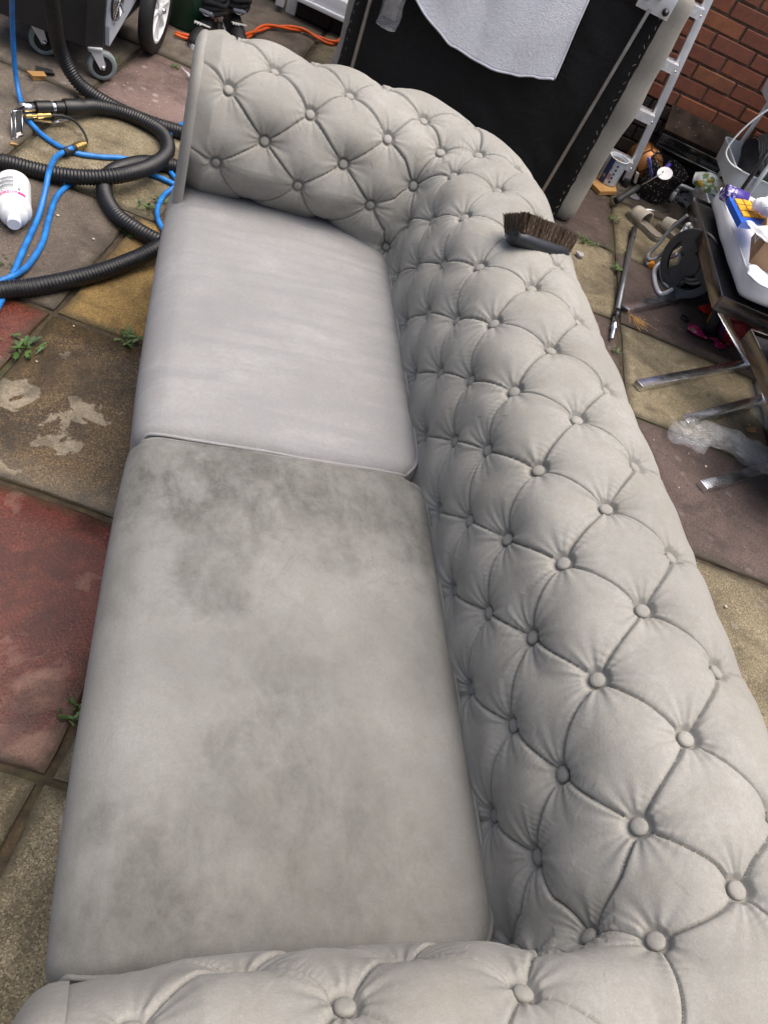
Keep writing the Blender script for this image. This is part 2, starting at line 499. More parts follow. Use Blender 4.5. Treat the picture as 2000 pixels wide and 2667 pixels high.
# ------------------------------------------------------------------ the buttoned sofa
SOFA = thing('chesterfield_sofa', 'long grey suede sofa with deep-buttoned back and rolled arms', 'sofa', (0.3, 1.0, 0))
def sofa_child(o):
    o.parent = SOFA
    o.matrix_parent_inverse = Matrix.Translation((-0.3, -1.0, 0))
    return o
XI, YF, YN, RHO, XF = 0.579, 1.834, 0.140, 0.06, 0.012
CW = 0.20
L1 = XI - RHO - XF
L2 = (YF - RHO) - (YN + RHO)
A1, A2, A3, A4 = L1, L1 + CW, L1 + CW + L2, L1 + 2 * CW + L2
A5 = A4 + L1 + 0.014
PROF = [(-2.4, 0.0, 0.30), (-1, -0.002, 0.385), (0, 0.0, 0.466), (1, 0.002, 0.561), (2, 0.02, 0.633), (3, 0.055, 0.704), (4, 0.135, 0.739),
        (5, 0.216, 0.745), (6, 0.283, 0.705), (7, 0.312, 0.63), (8, 0.298, 0.555), (9, 0.258, 0.505), (10, 0.25, 0.43), (12, 0.25, 0.26), (14, 0.25, 0.10)]
_pt = np.array([p[0] for p in PROF]); _pv = np.array([p[1:] for p in PROF])
def prof(t):
    """offset and height along the profile (cubic Hermite)"""
    t = np.clip(np.asarray(t, float), _pt[0], _pt[-1])
    i = np.clip(np.searchsorted(_pt, t, side='right') - 1, 0, len(_pt) - 2)
    m = np.zeros_like(_pv)
    m[1:-1] = (_pv[2:] - _pv[:-2]) / (_pt[2:] - _pt[:-2])[:, None]
    m[0] = (_pv[1] - _pv[0]) / (_pt[1] - _pt[0]); m[-1] = (_pv[-1] - _pv[-2]) / (_pt[-1] - _pt[-2])
    h = (_pt[i + 1] - _pt[i]); s = ((t - _pt[i]) / h)[..., None]; h = h[..., None]
    return ((2 * s ** 3 - 3 * s ** 2 + 1) * _pv[i] + (s ** 3 - 2 * s ** 2 + s) * h * m[i] + (-2 * s ** 3 + 3 * s ** 2) * _pv[i + 1] + (s ** 3 - s ** 2) * h * m[i + 1])
def surf(a, t):
    """point on the buttoned surface before padding"""
    a = np.asarray(a, float); oz = prof(t); o, z = oz[..., 0], oz[..., 1]
    th1 = np.clip((a - A1) / CW, 0, 1) * math.pi / 2
    th2 = np.clip((a - A3) / CW, 0, 1) * math.pi / 2
    fl = 0.070 * np.clip(1 - np.asarray(t, float) / 1.1, 0, 1.3) ** 1.4 * np.clip((A1 - a) / 0.12, 0, 1)   # the cushion tucks under the far arm
    x = np.where(a < A1, XF + a, 0.0); y = np.where(a < A1, YF + o + fl, 0.0)
    r = RHO + o
    c1 = (a >= A1) & (a < A2)
    x = np.where(c1, XI - RHO + r * np.sin(th1), x); y = np.where(c1, YF - RHO + r * np.cos(th1), y)
    bk = (a >= A2) & (a < A3)
    x = np.where(bk, XI + o, x); y = np.where(bk, YF - RHO - (a - A2), y)
    c2 = (a >= A3) & (a < A4)
    x = np.where(c2, XI - RHO + r * np.cos(th2), x); y = np.where(c2, YN + RHO - r * np.sin(th2), y)
    n_ = a >= A4
    x = np.where(n_, XI - RHO - (a - A4), x); y = np.where(n_, YN - o - 0.010 * np.clip((a - A4) / L1, 0, 1.1) ** 2, y)
    return np.stack([x, y, z], -1)
xa = lambda x: x - XF                     # far arm
yb = lambda y: A2 + (YF - RHO) - y        # back
xn = lambda x: A4 + (XI - RHO) - x        # near arm
f1 = lambda f: A1 + CW * f
f2 = lambda f: A3 + CW * f
SP = 0.1924
bints = [yb(1.793 - SP * i) for i in range(9)]
bints[0] = f1(0.92)
bhalf = [yb(1.793 - SP * (i + 0.5)) for i in range(8)]
jit = random.Random(3)
low_int = [xa(0.083), xa(0.2737), xa(0.464)] + bints + [f2(0.92), xn(0.435), xn(0.251), xn(0.07)]
low_half = [xa(0.178), xa(0.3687), f1(0.32)] + bhalf + [f2(0.45), xn(0.50), xn(0.34), xn(0.16)]
up_int = [xa(0.083), xa(0.2737), xa(0.464), f1(0.43)] + bints + [f2(0.42), xn(0.435), xn(0.251), xn(0.06)]
up_half = [xa(0.178), xa(0.3687), f1(0.13), f1(0.70)] + bhalf + [f2(0.10), f2(0.90), xn(0.34), xn(0.155)]
J = lambda: jit.uniform(-0.007, 0.007)
B = {}
B['M3'] = [(a + J(), 0.0) for a in low_half]
B['M2'] = [(a + J(), 1.0 + J() * 6) for a in low_int]
B['M1'] = [(a + J(), 2.0 + J() * 6) for a in low_half]
B['A'] = [(a + J() * 0.6, 3.0 + (0.25 if k == 3 else 0) + J() * 5) for k, a in enumerate(up_int)]
B['B'] = [(a + J() * 0.6, 4.0 + J() * 5) for a in up_half]
B['C'] = [(a + J(), 5.0 + J() * 5) for a in up_int]
folds = []                                # (a0,t0,a1,t1)
def join(p, q): folds.append((p[0], p[1], q[0], q[1]))
for k, h in enumerate(B['M3']):
    for j in (k, k + 1):
        if j < len(B['M2']): join(h, B['M2'][j])
    join(h, (h[0], -2.3))
for k, h in enumerate(B['M1']):
    for j in (k, k + 1):
        if j < len(B['M2']): join(h, B['M2'][j])
    ups = (k, k + 1) if k < 2 else ((2, 3, 4) if k == 2 else (k + 1, k + 2))
    for j in ups:
        if j < len(B['A']): join(h, B['A'][j])
for k, h in enumerate(B['B']):
    for j in (k, k + 1):
        if j < len(B['A']): join(h, B['A'][j])
        if j < len(B['C']): join(h, B['C'][j])
for h in B['C']: join(h, (h[0], 8.3))
# pleats that run out to the front edge of each arm
join(B['A'][0], (0.0, 3.55)); join(B['M2'][0], (0.0, 1.25)); join(B['C'][0], (0.0, 5.3))
join(B['A'][-1], (A5, 3.5)); join(B['M2'][-1], (A5, 1.2)); join(B['C'][-1], (A5, 5.2))

# columns and rows of the mesh
STEP = 0.0021
cols = np.concatenate([np.linspace(0, A1, int(L1 / STEP), endpoint=False), np.linspace(A1, A2, 240, endpoint=False),
                       np.linspace(A2, A3, int(L2 / STEP), endpoint=False), np.linspace(A3, A4, 240, endpoint=False), np.linspace(A4, A5, int((A5 - A4) / STEP) + 1)])
tt = np.linspace(-1.4, 9.0, 2000); pp = prof(tt); dl = np.concatenate([[0], np.cumsum(np.linalg.norm(np.diff(pp, axis=0), axis=1))])
rows_t = np.interp(np.linspace(0, dl[-1], int(dl[-1] / STEP)), dl, tt)
rows_t = np.concatenate([rows_t, [9.5, 10, 11, 12, 13, 14]])
AA, TT = np.meshgrid(cols, rows_t, indexing='ij')
P0 = surf(AA, TT)
e = 1e-3
dA = surf(np.clip(AA + e, 0, A5), TT) - surf(np.clip(AA - e, 0, A5), TT)
dT = surf(AA, TT + e * 5) - surf(AA, TT - e * 5)
NN = np.cross(dA, dT); NN /= np.linalg.norm(NN, axis=-1, keepdims=True) + 1e-12
if NN[10, 60] @ np.array([0, -1, 0.0]) < 0: NN = -NN
# sample folds and buttons in space
fs = []; fsa = []
for (a0, t0, a1, t1) in folds:
    s = np.linspace(0, 1, 110)
    fs.append(surf(a0 + (a1 - a0) * s, t0 + (t1 - t0) * s)); fsa.append(a0 + (a1 - a0) * s)
fs = np.concatenate(fs); fsa = np.concatenate(fsa)
buttons = [b for k in ('M3', 'M2', 'M1', 'A', 'B', 'C') for b in B[k] if -0.001 < b[0] < A5]
bp = np.array([surf(a, t) for a, t in buttons])
kf = kdtree.KDTree(len(fs)); [kf.insert(p, i) for i, p in enumerate(fs)]; kf.balance()
kb = kdtree.KDTree(len(bp)); [kb.insert(p, i) for i, p in enumerate(bp)]; kb.balance()
flat = P0.reshape(-1, 3)
snap = np.empty((len(flat), 3)); fi = np.empty(len(flat), int); df = np.empty(len(flat)); rb = np.empty(len(flat)); ib = np.empty(len(flat), int)
for i, p in enumerate(flat.tolist()):
    c_ = kf.find(p); df[i] = c_[2]; snap[i] = c_[0]; fi[i] = c_[1]
    _, ib[i], rb[i] = kb.find(p)
dips = np.empty(len(flat))                # smooth sum of the pulls of all buttons near by
for i in range(0, len(flat), 20000):
    r_ = np.sqrt(((flat[i:i + 20000, None, :] - bp[None]) ** 2).sum(-1))
    dips[i:i + 20000] = (0.95 * np.exp(-(r_ / 0.0225) ** 1.1) + 0.22 * np.exp(-(r_ / 0.058) ** 2)).sum(1)
Nf = NN.reshape(-1, 3)
farc = (fi % 110) * 0.0012 + (fi // 110) * 0.37
near = (df < STEP * 0.64)                 # let the mesh run along every fold so that the crease is a clean line
flat = np.where(near[:, None], snap, flat); df = np.where(near, 0.0, df)
rel = flat - bp[ib]
# angle round the button in a local frame
bt = np.array([[b[0], b[1]] for b in buttons])
ang = np.arctan2((AA.reshape(-1) - bt[ib][:, 0]), (TT.reshape(-1) - bt[ib][:, 1]) * 0.09)
rp = np.random.default_rng(5)
ph = rp.uniform(0, 6.28, (len(bp), 3)); km = rp.integers(5, 9, len(bp))
Af, Tf = AA.reshape(-1), TT.reshape(-1)
pad = np.clip((Tf + 2.4) / 1.6, 0, 1) * np.clip((9.2 - Tf) / 1.6, 0, 1)
pad = pad * pad * (3 - 2 * pad)
crown = np.where(Tf > 5, 1 - 0.45 * np.clip((Tf - 5) / 1.3, 0, 1), 1.0)
h = 0.0325 - 0.0270 * dips
h -= 0.0008 * np.exp(-df / 0.010)
h = np.maximum(h, -0.004) * crown
h -= 0.0072 * np.exp(-(df / 0.0017)) * np.clip(rb / 0.02, 0, 1)
h += 0.0020 * np.tanh((Af - fsa[fi]) / 0.002) * np.exp(-df / 0.010) * np.clip(rb / 0.03, 0, 1)   # one side of each pleat laps over the other
h -= 0.0020 * np.exp(-((rb - 0.0120) / 0.0034) ** 2)
h += 0.0008 * (0.4 + 0.6 * np.sin(farc / 0.023 + fi // 110)) * np.exp(-df / 0.013) * np.clip(df / 0.003, 0, 1) * np.sin(farc / 0.0016 + 2.5 * np.sin(farc / 0.011)) * np.clip(1.6 - rb / 0.05, 0.25, 1)
wr = np.exp(-rb / 0.028) * np.clip((rb - 0.008) / 0.012, 0, 1)
h += wr * 0.0028 * (np.sin(km[ib] * ang + ph[ib, 0]) + 0.7 * np.sin((km[ib] * 2 + 3) * ang + ph[ib, 1]))
seat_ = np.clip((rb - 0.0115) / 0.0065, 0, 1); seat_ = seat_ * seat_ * (3 - 2 * seat_)
h = 0.0035 * (1 - seat_) + h * seat_        # the cloth is pinched flat under each button
# soft unevenness of the stuffing
q = flat * 1.0
lo = 0.0032 * (np.sin(q[:, 0] * 31 + 1.3 * np.sin(q[:, 1] * 23)) * np.sin(q[:, 1] * 29 + 2 * np.sin(q[:, 2] * 19)))
h += lo * np.clip(df / 0.03, 0, 1)
# the padding tightens towards the arm fronts
edge_a = np.minimum(Af, A5 - Af)
h *= np.where(Af < A3, np.clip(0.35 + edge_a / 0.06, 0, 1), np.clip(0.25 + edge_a / 0.16, 0, 1))
PD = flat + Nf * (h * pad)[:, None]
PD = PD.reshape(P0.shape)
# split into far arm, back and near arm; shared normals keep the fabric continuous
allN = np.zeros_like(PD)
du = np.zeros_like(PD); du[1:-1] = PD[2:] - PD[:-2]; du[0] = PD[1] - PD[0]; du[-1] = PD[-1] - PD[-2]
dv = np.zeros_like(PD); dv[:, 1:-1] = PD[:, 2:] - PD[:, :-2]; dv[:, 0] = PD[:, 1] - PD[:, 0]; dv[:, -1] = PD[:, -1] - PD[:, -2]
VN = np.cross(du, dv); VN /= np.linalg.norm(VN, axis=-1, keepdims=True) + 1e-12
if VN[10, 60] @ NN[10, 60] < 0: VN = -VN
i1 = int(np.searchsorted(cols, f1(0.5))); i2 = int(np.searchsorted(cols, f2(0.5)))
flipF = None
sofa_parts = {}
for nm, lo_, hi_ in (('arm', 0, i1 + 1), ('backrest', i1, i2 + 1), ('arm', i2, len(cols))):
    V, F = grid_mesh(PD[lo_:hi_])
    # orient the faces outwards
    c = V[F[len(F) // 2]]; fn = np.cross(c[1] - c[0], c[3] - c[0])
    if fn @ VN[lo_:hi_].reshape(-1, 3)[F[len(F) // 2][0]] < 0: F = F[:, ::-1]
    o = np_mesh(nm, V, F, MAT['fabric'])
    o.data.normals_split_custom_set_from_vertices(VN[lo_:hi_].reshape(-1, 3).astype(np.float32))
    sofa_child(o)
    sofa_parts.setdefault(nm, []).append(o)
far_arm, near_arm = sofa_parts['arm']; back_rest = sofa_parts['backrest'][0]
far_arm['label'] = 'far rolled arm with deep buttoning'
near_arm['label'] = 'near rolled arm with deep buttoning'
back_rest['label'] = 'long deep-buttoned backrest with rolled top'
# fabric-covered buttons, each set in its dimple
bm_ = MB(); bm_.lathe([(0.0100, -0.006), (0.0109, -0.002), (0.0106, 0.0004), (0.0088, 0.0020), (0.0048, 0.0029), (0.0008, 0.0031)], 18)
bme = bpy.data.meshes.new('button'); bme.from_pydata(bm_.V, [], bm_.F); bme.shade_smooth(); bme.materials.append(MAT['fabric'])
for (a, t) in buttons:
    p = surf(a, t)
    d1 = surf(min(a + e, A5), t) - surf(max(a - e, 0), t); d2 = surf(a, t + 0.005) - surf(a, t - 0.005)
    n = np.cross(d1, d2); n /= np.linalg.norm(n)
    if n @ np.array(Nf[np.argmin(((flat - p) ** 2).sum(1))]) < 0: n = -n
    par = far_arm if a <= f1(0.5) else (back_rest if a <= f2(0.5) else near_arm)
    o = bpy.data.objects.new('button', bme); link(o)
    pos = Vector(p) + Vector(n) * 0.0078
    tilt = Vector((jit.uniform(-.12, .12), jit.uniform(-.12, .12), jit.uniform(-.12, .12)))
    q_ = (Vector(n) + tilt).normalized().to_track_quat('Z', 'Y')
    o.parent = par
    o.matrix_parent_inverse = Matrix.Translation((-0.3, -1.0, 0))
    par_off = Matrix.Translation((0, 0, 0))
    o.location = pos; o.rotation_euler = q_.to_euler()
    o.matrix_parent_inverse = Matrix.Identity(4)
# arm front panels: the profile cut, padded, with a piped edge
def arm_front(ysign, y0, XF, deep=0.021):
    ts = np.concatenate([np.linspace(-1.4, 9.0, 70), [10, 12, 13.9]])
    oz = prof(ts)
    tan = np.gradient(oz, axis=0); nrm = np.stack([-tan[:, 1], tan[:, 0]], 1); nrm /= np.linalg.norm(nrm, axis=1, keepdims=True)
    pd = np.clip((ts + 2.4) / 1.6, 0, 1) * np.clip((9.2 - ts) / 1.6, 0, 1)
    out = oz + nrm * (0.013 * pd)[:, None]
    loop = [(float(o_), float(z_)) for o_, z_ in out] + [(0.02, 0.10)]
    cx = sum(p[0] for p in loop) / len(loop); cz = sum(p[1] for p in loop) / len(loop)
    rings = []
    for q_ in (-12, 0, 15, 30, 45, 60, 75, 86):
        dx = -deep * math.sin(R(q_)); sc_ = 1.0 if q_ <= 0 else 1 - 0.30 * (deep / 0.03) ** 0.5 * (1 - math.cos(R(q_)))
        rings.append([(XF + dx, y0 + ysign * (cx + (o_ - cx) * sc_), cz + (z_ - cz) * sc_) for o_, z_ in loop])
    n = len(loop); V = [p for r_ in rings for p in r_]; F = []
    for i in range(len(rings) - 1):
        for k in range(n):
            l = (k + 1) % n
            F.append((i * n + k, i * n + l, (i + 1) * n + l, (i + 1) * n + k))
    F.append(tuple((len(rings) - 1) * n + k for k in range(n)))
    o = sofa_child(mesh_obj('arm_front', V, F, MAT['fabric'], None, True))
    mb = MB(); mb.tube([(XF - 0.004, y0 + ysign * (o_), z_) for o_, z_ in loop[:-1]], 0.0032, 8)
    if deep < 0.0: p_ = mb.build('piping', MAT['fabric_plain'], None, True); p_.parent = o
    return o
arm_front(1, YF, XF); arm_front(-1, YN - 0.010, XF - 0.012, 0.040)

# seat cushions
def cushion(y0, y1, top, mat, x0=-0.012, x1=0.572, thick=0.19, lab=None, seed=0):
    hx, hy, hz = (x1 - x0) / 2, (y1 - y0) / 2, thick / 2
    n = 70; rr = 0.058
    def shell(p):
        qx = max(-(hx - rr), min(hx - rr, p[0])); qy = max(-(hy - rr * .55), min(hy - rr * .55, p[1])); qz = max(-(hz - rr), min(hz - rr, p[2]))
        d = Vector((p[0] - qx, (p[1] - qy) / .55, p[2] - qz))
        if d.length > 1e-9: d = d.normalized() * rr
        x, y, z = qx + d.x, qy + d.y * .55, qz + d.z
        ux, uy = min(1, abs(x) / hx), min(1, abs(y) / hy)
        if x > 0: x -= 0.060 * max(0.0, (uy - 0.84) / 0.16) ** 2.2 * ux ** 5
        crown = 0.022 * (1 - ux ** 3) * (1 - uy ** 3.2)
        if z > 0:
            z += crown
            z += 0.004 * mnoise.noise(Vector((x * 5 + seed, y * 5, 1.3))) + 0.0012 * mnoise.noise(Vector((x * 22, y * 16 + seed, 3.1)))
        # front and sides belly out a little
        x += (-0.012 if p[0] < 0 else 0.004) * (1 - min(1, abs(z) / hz) ** 2) * (1 - uy ** 4) * (1 if abs(p[0]) > hx - rr else 0)
        return (x, y, z)
    V = []; F = []; idx = {}
    def vid(p):
        k = (round(p[0], 5), round(p[1], 5), round(p[2], 5))
        if k not in idx: idx[k] = len(V); V.append(shell(p))
        return idx[k]
    def face(fu, nu, nv):
        for i in range(nu):
            for j in range(nv):
                F.append((vid(fu(i / nu, j / nv)), vid(fu((i + 1) / nu, j / nv)), vid(fu((i + 1) / nu, (j + 1) / nv)), vid(fu(i / nu, (j + 1) / nv))))
    m = 18
    face(lambda u, v: (-hx + 2 * hx * u, -hy + 2 * hy * v, hz), n, n)
    face(lambda u, v: (-hx + 2 * hx * u, -hy + 2 * hy * (1 - v), -hz), n, n)
    face(lambda u, v: (-hx, -hy + 2 * hy * (1 - u), -hz + 2 * hz * v), n, m)
    face(lambda u, v: (hx, -hy + 2 * hy * u, -hz + 2 * hz * v), n, m)
    face(lambda u, v: (-hx + 2 * hx * u, -hy, -hz + 2 * hz * v), n, m)
    face(lambda u, v: (-hx + 2 * hx * (1 - u), hy, -hz + 2 * hz * v), n, m)
    c = Vector(((x0 + x1) / 2, (y0 + y1) / 2, top - hz))
    o = mesh_obj('seat_cushion', V, F, mat, None, True)
    o.location = c
    o.parent = SOFA; o.matrix_parent_inverse = Matrix.Translation((-0.3, -1.0, 0))
    if lab: o['label'] = lab
    # piping round both end panels and along the back edge
    mb = MB()
    for sy in (-1, 1):
        loop = []
        for k in range(49):
            u = k / 48
            loop.append(Vector(shell((-hx + 2 * hx * u, sy * (hy - 0.004), hz))) + Vector((0, sy * 0.002, 0.0)))
        down = [Vector(shell((-hx, sy * (hy - .004), hz - 2 * hz * k / 10))) + Vector((0, sy * 0.002, 0)) for k in range(1, 10)]
        mb.tube(even(list(reversed(down)) + loop, 0.008), 0.0036, 8)
    backe = [Vector(shell((hx - 0.010, -hy + 2 * hy * k / 60, hz))) + Vector((0.002, 0, 0.001)) for k in range(61)]
    mb.tube(even(backe, 0.01), 0.0036, 8)
    pp_ = mb.build('piping', mat, o, True)
    return o
cushion(1.024, 1.975, 0.447, MAT['cushion_far'], lab='far seat cushion, freshly cleaned and lilac grey with brush streaks', seed=3)
cushion(0.152, 1.029, 0.451, MAT['cushion_near'], x0=-0.016, lab='near seat cushion, still blotchy with dark stains', seed=9)
# frame under the cushions and feet
mb = MB(); mb.box((0.28, 0.99, 0.185), (0.52, 1.72, 0.17), bev=0.012)
sofa_child(mb.build('seat_base', MAT['fabric_plain'], None, auto=40))
for fx in (0.05, 0.76):
    for fy in (0.0, 1.98):
        mb = MB(); mb.lathe([(0.018, 0.0), (0.024, 0.01), (0.034, 0.05), (0.038, 0.10)], 16, Matrix.Translation((fx, fy, 0)))
        sofa_child(mb.build('foot', MAT['black_wood'], None, True))

# ------------------------------------------------------------------ more materials
def metal_mat(name, col, rough=0.25, scratch=0.25):
    t = NT(name); co = t.obj()
    n = t.noise(co, 18, 4); s_ = t.noise(t.map(co, (4, 4, 160)), 6, 3)
    t.set(color=t.ramp(n, [(0.3, tuple(c * 0.82 for c in col)), (0.7, col)]), metal=1.0, rough=t.range(t.math('ADD', t.math('MULTIPLY', s_, 0.5), t.math('MULTIPLY', n, 0.5)), 0.3, 0.7, rough, rough + scratch))
    return t.m
MAT['chrome'] = metal_mat('chrome', (0.72, 0.73, 0.75), 0.10, 0.14)
MAT['dark_chrome'] = metal_mat('dark_mirror_steel', (0.30, 0.27, 0.25), 0.12, 0.15)
MAT['alu'] = plain('aluminium', (0.66, 0.68, 0.71), 0.38, metal=0.45, var=0.08, scale=20)
MAT['steel'] = metal_mat('worn_steel', (0.40, 0.38, 0.35), 0.35, 0.3)
MAT['brass'] = metal_mat('brass', (0.62, 0.43, 0.16), 0.25, 0.2)
MAT['bronze'] = metal_mat('bronze_foil', (0.36, 0.16, 0.05), 0.34, 0.2)
MAT['black_plastic'] = plain('black_plastic', (0.008, 0.008, 0.009), 0.42, var=0.3, scale=20)
MAT['black_rubber'] = plain('black_rubber', (0.014, 0.014, 0.015), 0.62, var=0.3, scale=40, bump=0.2)
MAT['grey_rubber'] = plain('grey_tyre_rubber', (0.19, 0.22, 0.22), 0.65, var=0.2, scale=30)
MAT['grey_plastic'] = plain('light_grey_plastic', (0.46, 0.49, 0.54), 0.42, var=0.07, scale=12)
MAT['dark_grey'] = plain('dark_grey_plastic', (0.035, 0.037, 0.042), 0.42, var=0.2, scale=20)
MAT['white_plastic'] = plain('white_plastic', (0.74, 0.75, 0.76), 0.38, var=0.05, scale=14)
MAT['upvc'] = plain('white_upvc', (0.70, 0.72, 0.74), 0.30, var=0.05, scale=9)
MAT['white_metal'] = plain('white_painted_metal', (0.62, 0.65, 0.66), 0.35, var=0.06, scale=12)
MAT['green_plastic'] = plain('green_plastic', (0.008, 0.045, 0.022), 0.42, var=0.2, scale=30)
MAT['blue_hose'] = plain('blue_hose_rubber', (0.012, 0.150, 0.45), 0.45, var=0.32, scale=26, bump=0.1)
MAT['orange_cord'] = plain('orange_cable', (0.62, 0.095, 0.012), 0.45, var=0.12, scale=40)
MAT['orange_plastic'] = plain('orange_plastic', (0.72, 0.24, 0.01), 0.38, var=0.1, scale=30)
MAT['trouser'] = plain('black_jersey', (0.010, 0.010, 0.012), 0.92, var=0.4, scale=60, bump=0.4, bscale=300)
MAT['skin'] = plain('skin', (0.50, 0.26, 0.18), 0.5, var=0.1, scale=30)
MAT['pine'] = plain('bare_board', (0.40, 0.22, 0.075), 0.6, var=0.18, scale=14, bump=0.2, bscale=90)
MAT['card'] = plain('cardboard', (0.33, 0.20, 0.11), 0.8, var=0.1, scale=16)
MAT['paper'] = plain('white_paper', (0.66, 0.66, 0.66), 0.7, var=0.06, scale=18)
MAT['dust_cover'] = None
def dust_cover():
    t = NT('black_dust_cover'); co = t.obj()
    n = t.noise(co, 5, 5, 0.6, 0.8); d = t.noise(co, 38, 6, 0.75)
    col = t.mix(t.range(d, 0.58, 0.75, 0.0, 0.30), (0.0032, 0.0032, 0.004), (0.028, 0.027, 0.026))
    t.set(color=col, rough=t.range(n, 0.3, 0.7, 0.5, 0.68), spec=0.35, normal=t.bump(t.math('ADD', n, t.math('MULTIPLY', t.noise(co, 420, 2), 0.15)), 0.5, 0.02))
    return t.m
MAT['dust_cover'] = dust_cover()
def clear_film(name='clear_film', tint=(0.86, 0.90, 0.95), a=0.10):
    t = NT(name); co = t.obj()
    t.set(color=tint, rough=0.16, alpha=t.range(t.noise(co, 26, 4, 0.6, 1.0), 0.32, 0.72, a * 0.5, min(1, a * 1.7)), spec=0.9)
    return t.m
MAT['film'] = clear_film()
def brick_mat(name, dark):
    t = NT(name); w = t.world(); r = t.random()
    if dark:
        base = t.ramp(r, [(0.0, (0.022, 0.014, 0.011)), (0.5, (0.030, 0.019, 0.014)), (1.0, (0.040, 0.026, 0.019))])
    else:
        base = t.ramp(r, [(0.0, (0.25, 0.078, 0.038)), (0.35, (0.20, 0.064, 0.038)), (0.65, (0.29, 0.092, 0.040)), (0.9, (0.33, 0.135, 0.050)), (1.0, (0.22, 0.075, 0.042))])
    n = t.noise(w, 22, 5, 0.65); f = t.noise(w, 190, 3, 0.7)
    col = t.mix(t.range(n, 0.35, 0.7, 0.0, 0.55), base, (0.10, 0.042, 0.03) if not dark else (0.012, 0.009, 0.008))
    col = t.mix(t.range(f, 0.56, 0.74, 0.0, 0.5), col, (0.33, 0.15, 0.075) if not dark else (0.09, 0.07, 0.06))
    t.set(color=col, rough=0.85, normal=t.bump(t.math('ADD', f, t.math('MULTIPLY', n, 0.6)), 0.8, 0.005))
    return t.m
MAT['brick'] = brick_mat('red_brick', False)
MAT['brick_dark'] = brick_mat('blackened_brick', True)
def mortar_mat():
    t = NT('mortar'); w = t.world(); n = t.noise(w, 60, 5, 0.7)
    col = t.ramp(n, [(0.3, (0.085, 0.058, 0.042)), (0.7, (0.20, 0.145, 0.105))])
    z = t.sep(w)[2]
    col = t.mix(t.range(t.math('ADD', z, t.math('MULTIPLY', n, 0.03)), 0.392, 0.402, 1.0, 0.0), col, (0.018, 0.013, 0.011))
    t.set(color=col, rough=0.95, normal=t.bump(n, 0.9, 0.006))
    return t.m
MAT['mortar'] = mortar_mat()
def brickwork_mat():
    t = NT('distant_brickwork'); co = t.obj(); sp = t.sep(co)
    cb = t.node('ShaderNodeCombineXYZ'); t.L.new(sp[0], cb.inputs[0]); t.L.new(sp[2], cb.inputs[1])
    b = t.node('ShaderNodeTexBrick'); t.L.new(cb.outputs[0], b.inputs['Vector'])
    b.inputs['Scale'].default_value = 1.0; b.inputs['Brick Width'].default_value = 0.225; b.inputs['Row Height'].default_value = 0.075; b.inputs['Mortar Size'].default_value = 0.006
    b.inputs['Color1'].default_value = (0.19, 0.05, 0.026, 1); b.inputs['Color2'].default_value = (0.24, 0.075, 0.03, 1); b.inputs['Mortar'].default_value = (0.14, 0.10, 0.075, 1)
    t.set(color=t.mix(t.range(t.noise(co, 20, 5), 0.35, 0.7, 0, 0.5), b.outputs['Color'], (0.1, 0.04, 0.03)), rough=0.88, normal=t.bump(b.outputs['Fac'], -0.6, 0.008))
    return t.m
MAT['brickwork'] = brickwork_mat()

def pillow(name, size, r, mat, parent=None, n=(24, 12, 20), bulge=0.0, lump=0.0, freq=4.0, seed=0.0, loc=(0, 0, 0), rot=(0, 0, 0)):
    """soft box: rounded edges, swelling faces, lumpy surface"""
    hx, hy, hz = (s * 0.5 for s in size); V = []; F = []; idx = {}
    r = min(r, hx, hy, hz)
    def sh(p):
        q = [max(-(h_ - r), min(h_ - r, c)) for c, h_ in zip(p, (hx, hy, hz))]
        d = Vector(p) - Vector(q)
        if d.length > 1e-9: d = d.normalized()
        v = Vector(q) + d * r
        u = [min(1, abs(c) / h_) for c, h_ in zip(v, (hx, hy, hz))]
        k = (1 - u[0] ** 3) * (1 - u[1] ** 3) + (1 - u[1] ** 3) * (1 - u[2] ** 3) + (1 - u[0] ** 3) * (1 - u[2] ** 3)
        nn = d if d.length > 0 else Vector((0, 0, 1))
        return v + nn * (bulge * k + lump * mnoise.noise(Vector((v.x * freq + seed, v.y * freq, v.z * freq - seed))))
    def vid(p):
        k = tuple(round(c, 5) for c in p)
        if k not in idx: idx[k] = len(V); V.append(sh(p))
        return idx[k]
    def face(fu, a, b):
        for i in range(a):
            for j in range(b):
                F.append((vid(fu(i / a, j / b)), vid(fu((i + 1) / a, j / b)), vid(fu((i + 1) / a, (j + 1) / b)), vid(fu(i / a, (j + 1) / b))))
    nx, ny, nz = n; L = lambda h_, u: -h_ + 2 * h_ * u
    face(lambda u, v: (L(hx, u), L(hy, v), hz), nx, ny); face(lambda u, v: (L(hx, u), L(hy, 1 - v), -hz), nx, ny)
    face(lambda u, v: (-hx, L(hy, 1 - u), L(hz, v)), ny, nz); face(lambda u, v: (hx, L(hy, u), L(hz, v)), ny, nz)
    face(lambda u, v: (L(hx, u), -hy, L(hz, v)), nx, nz); face(lambda u, v: (L(hx, 1 - u), hy, L(hz, v)), nx, nz)
    o = mesh_obj(name, V, F, mat, parent, True)
    o.location = loc; o.rotation_euler = rot
    return o

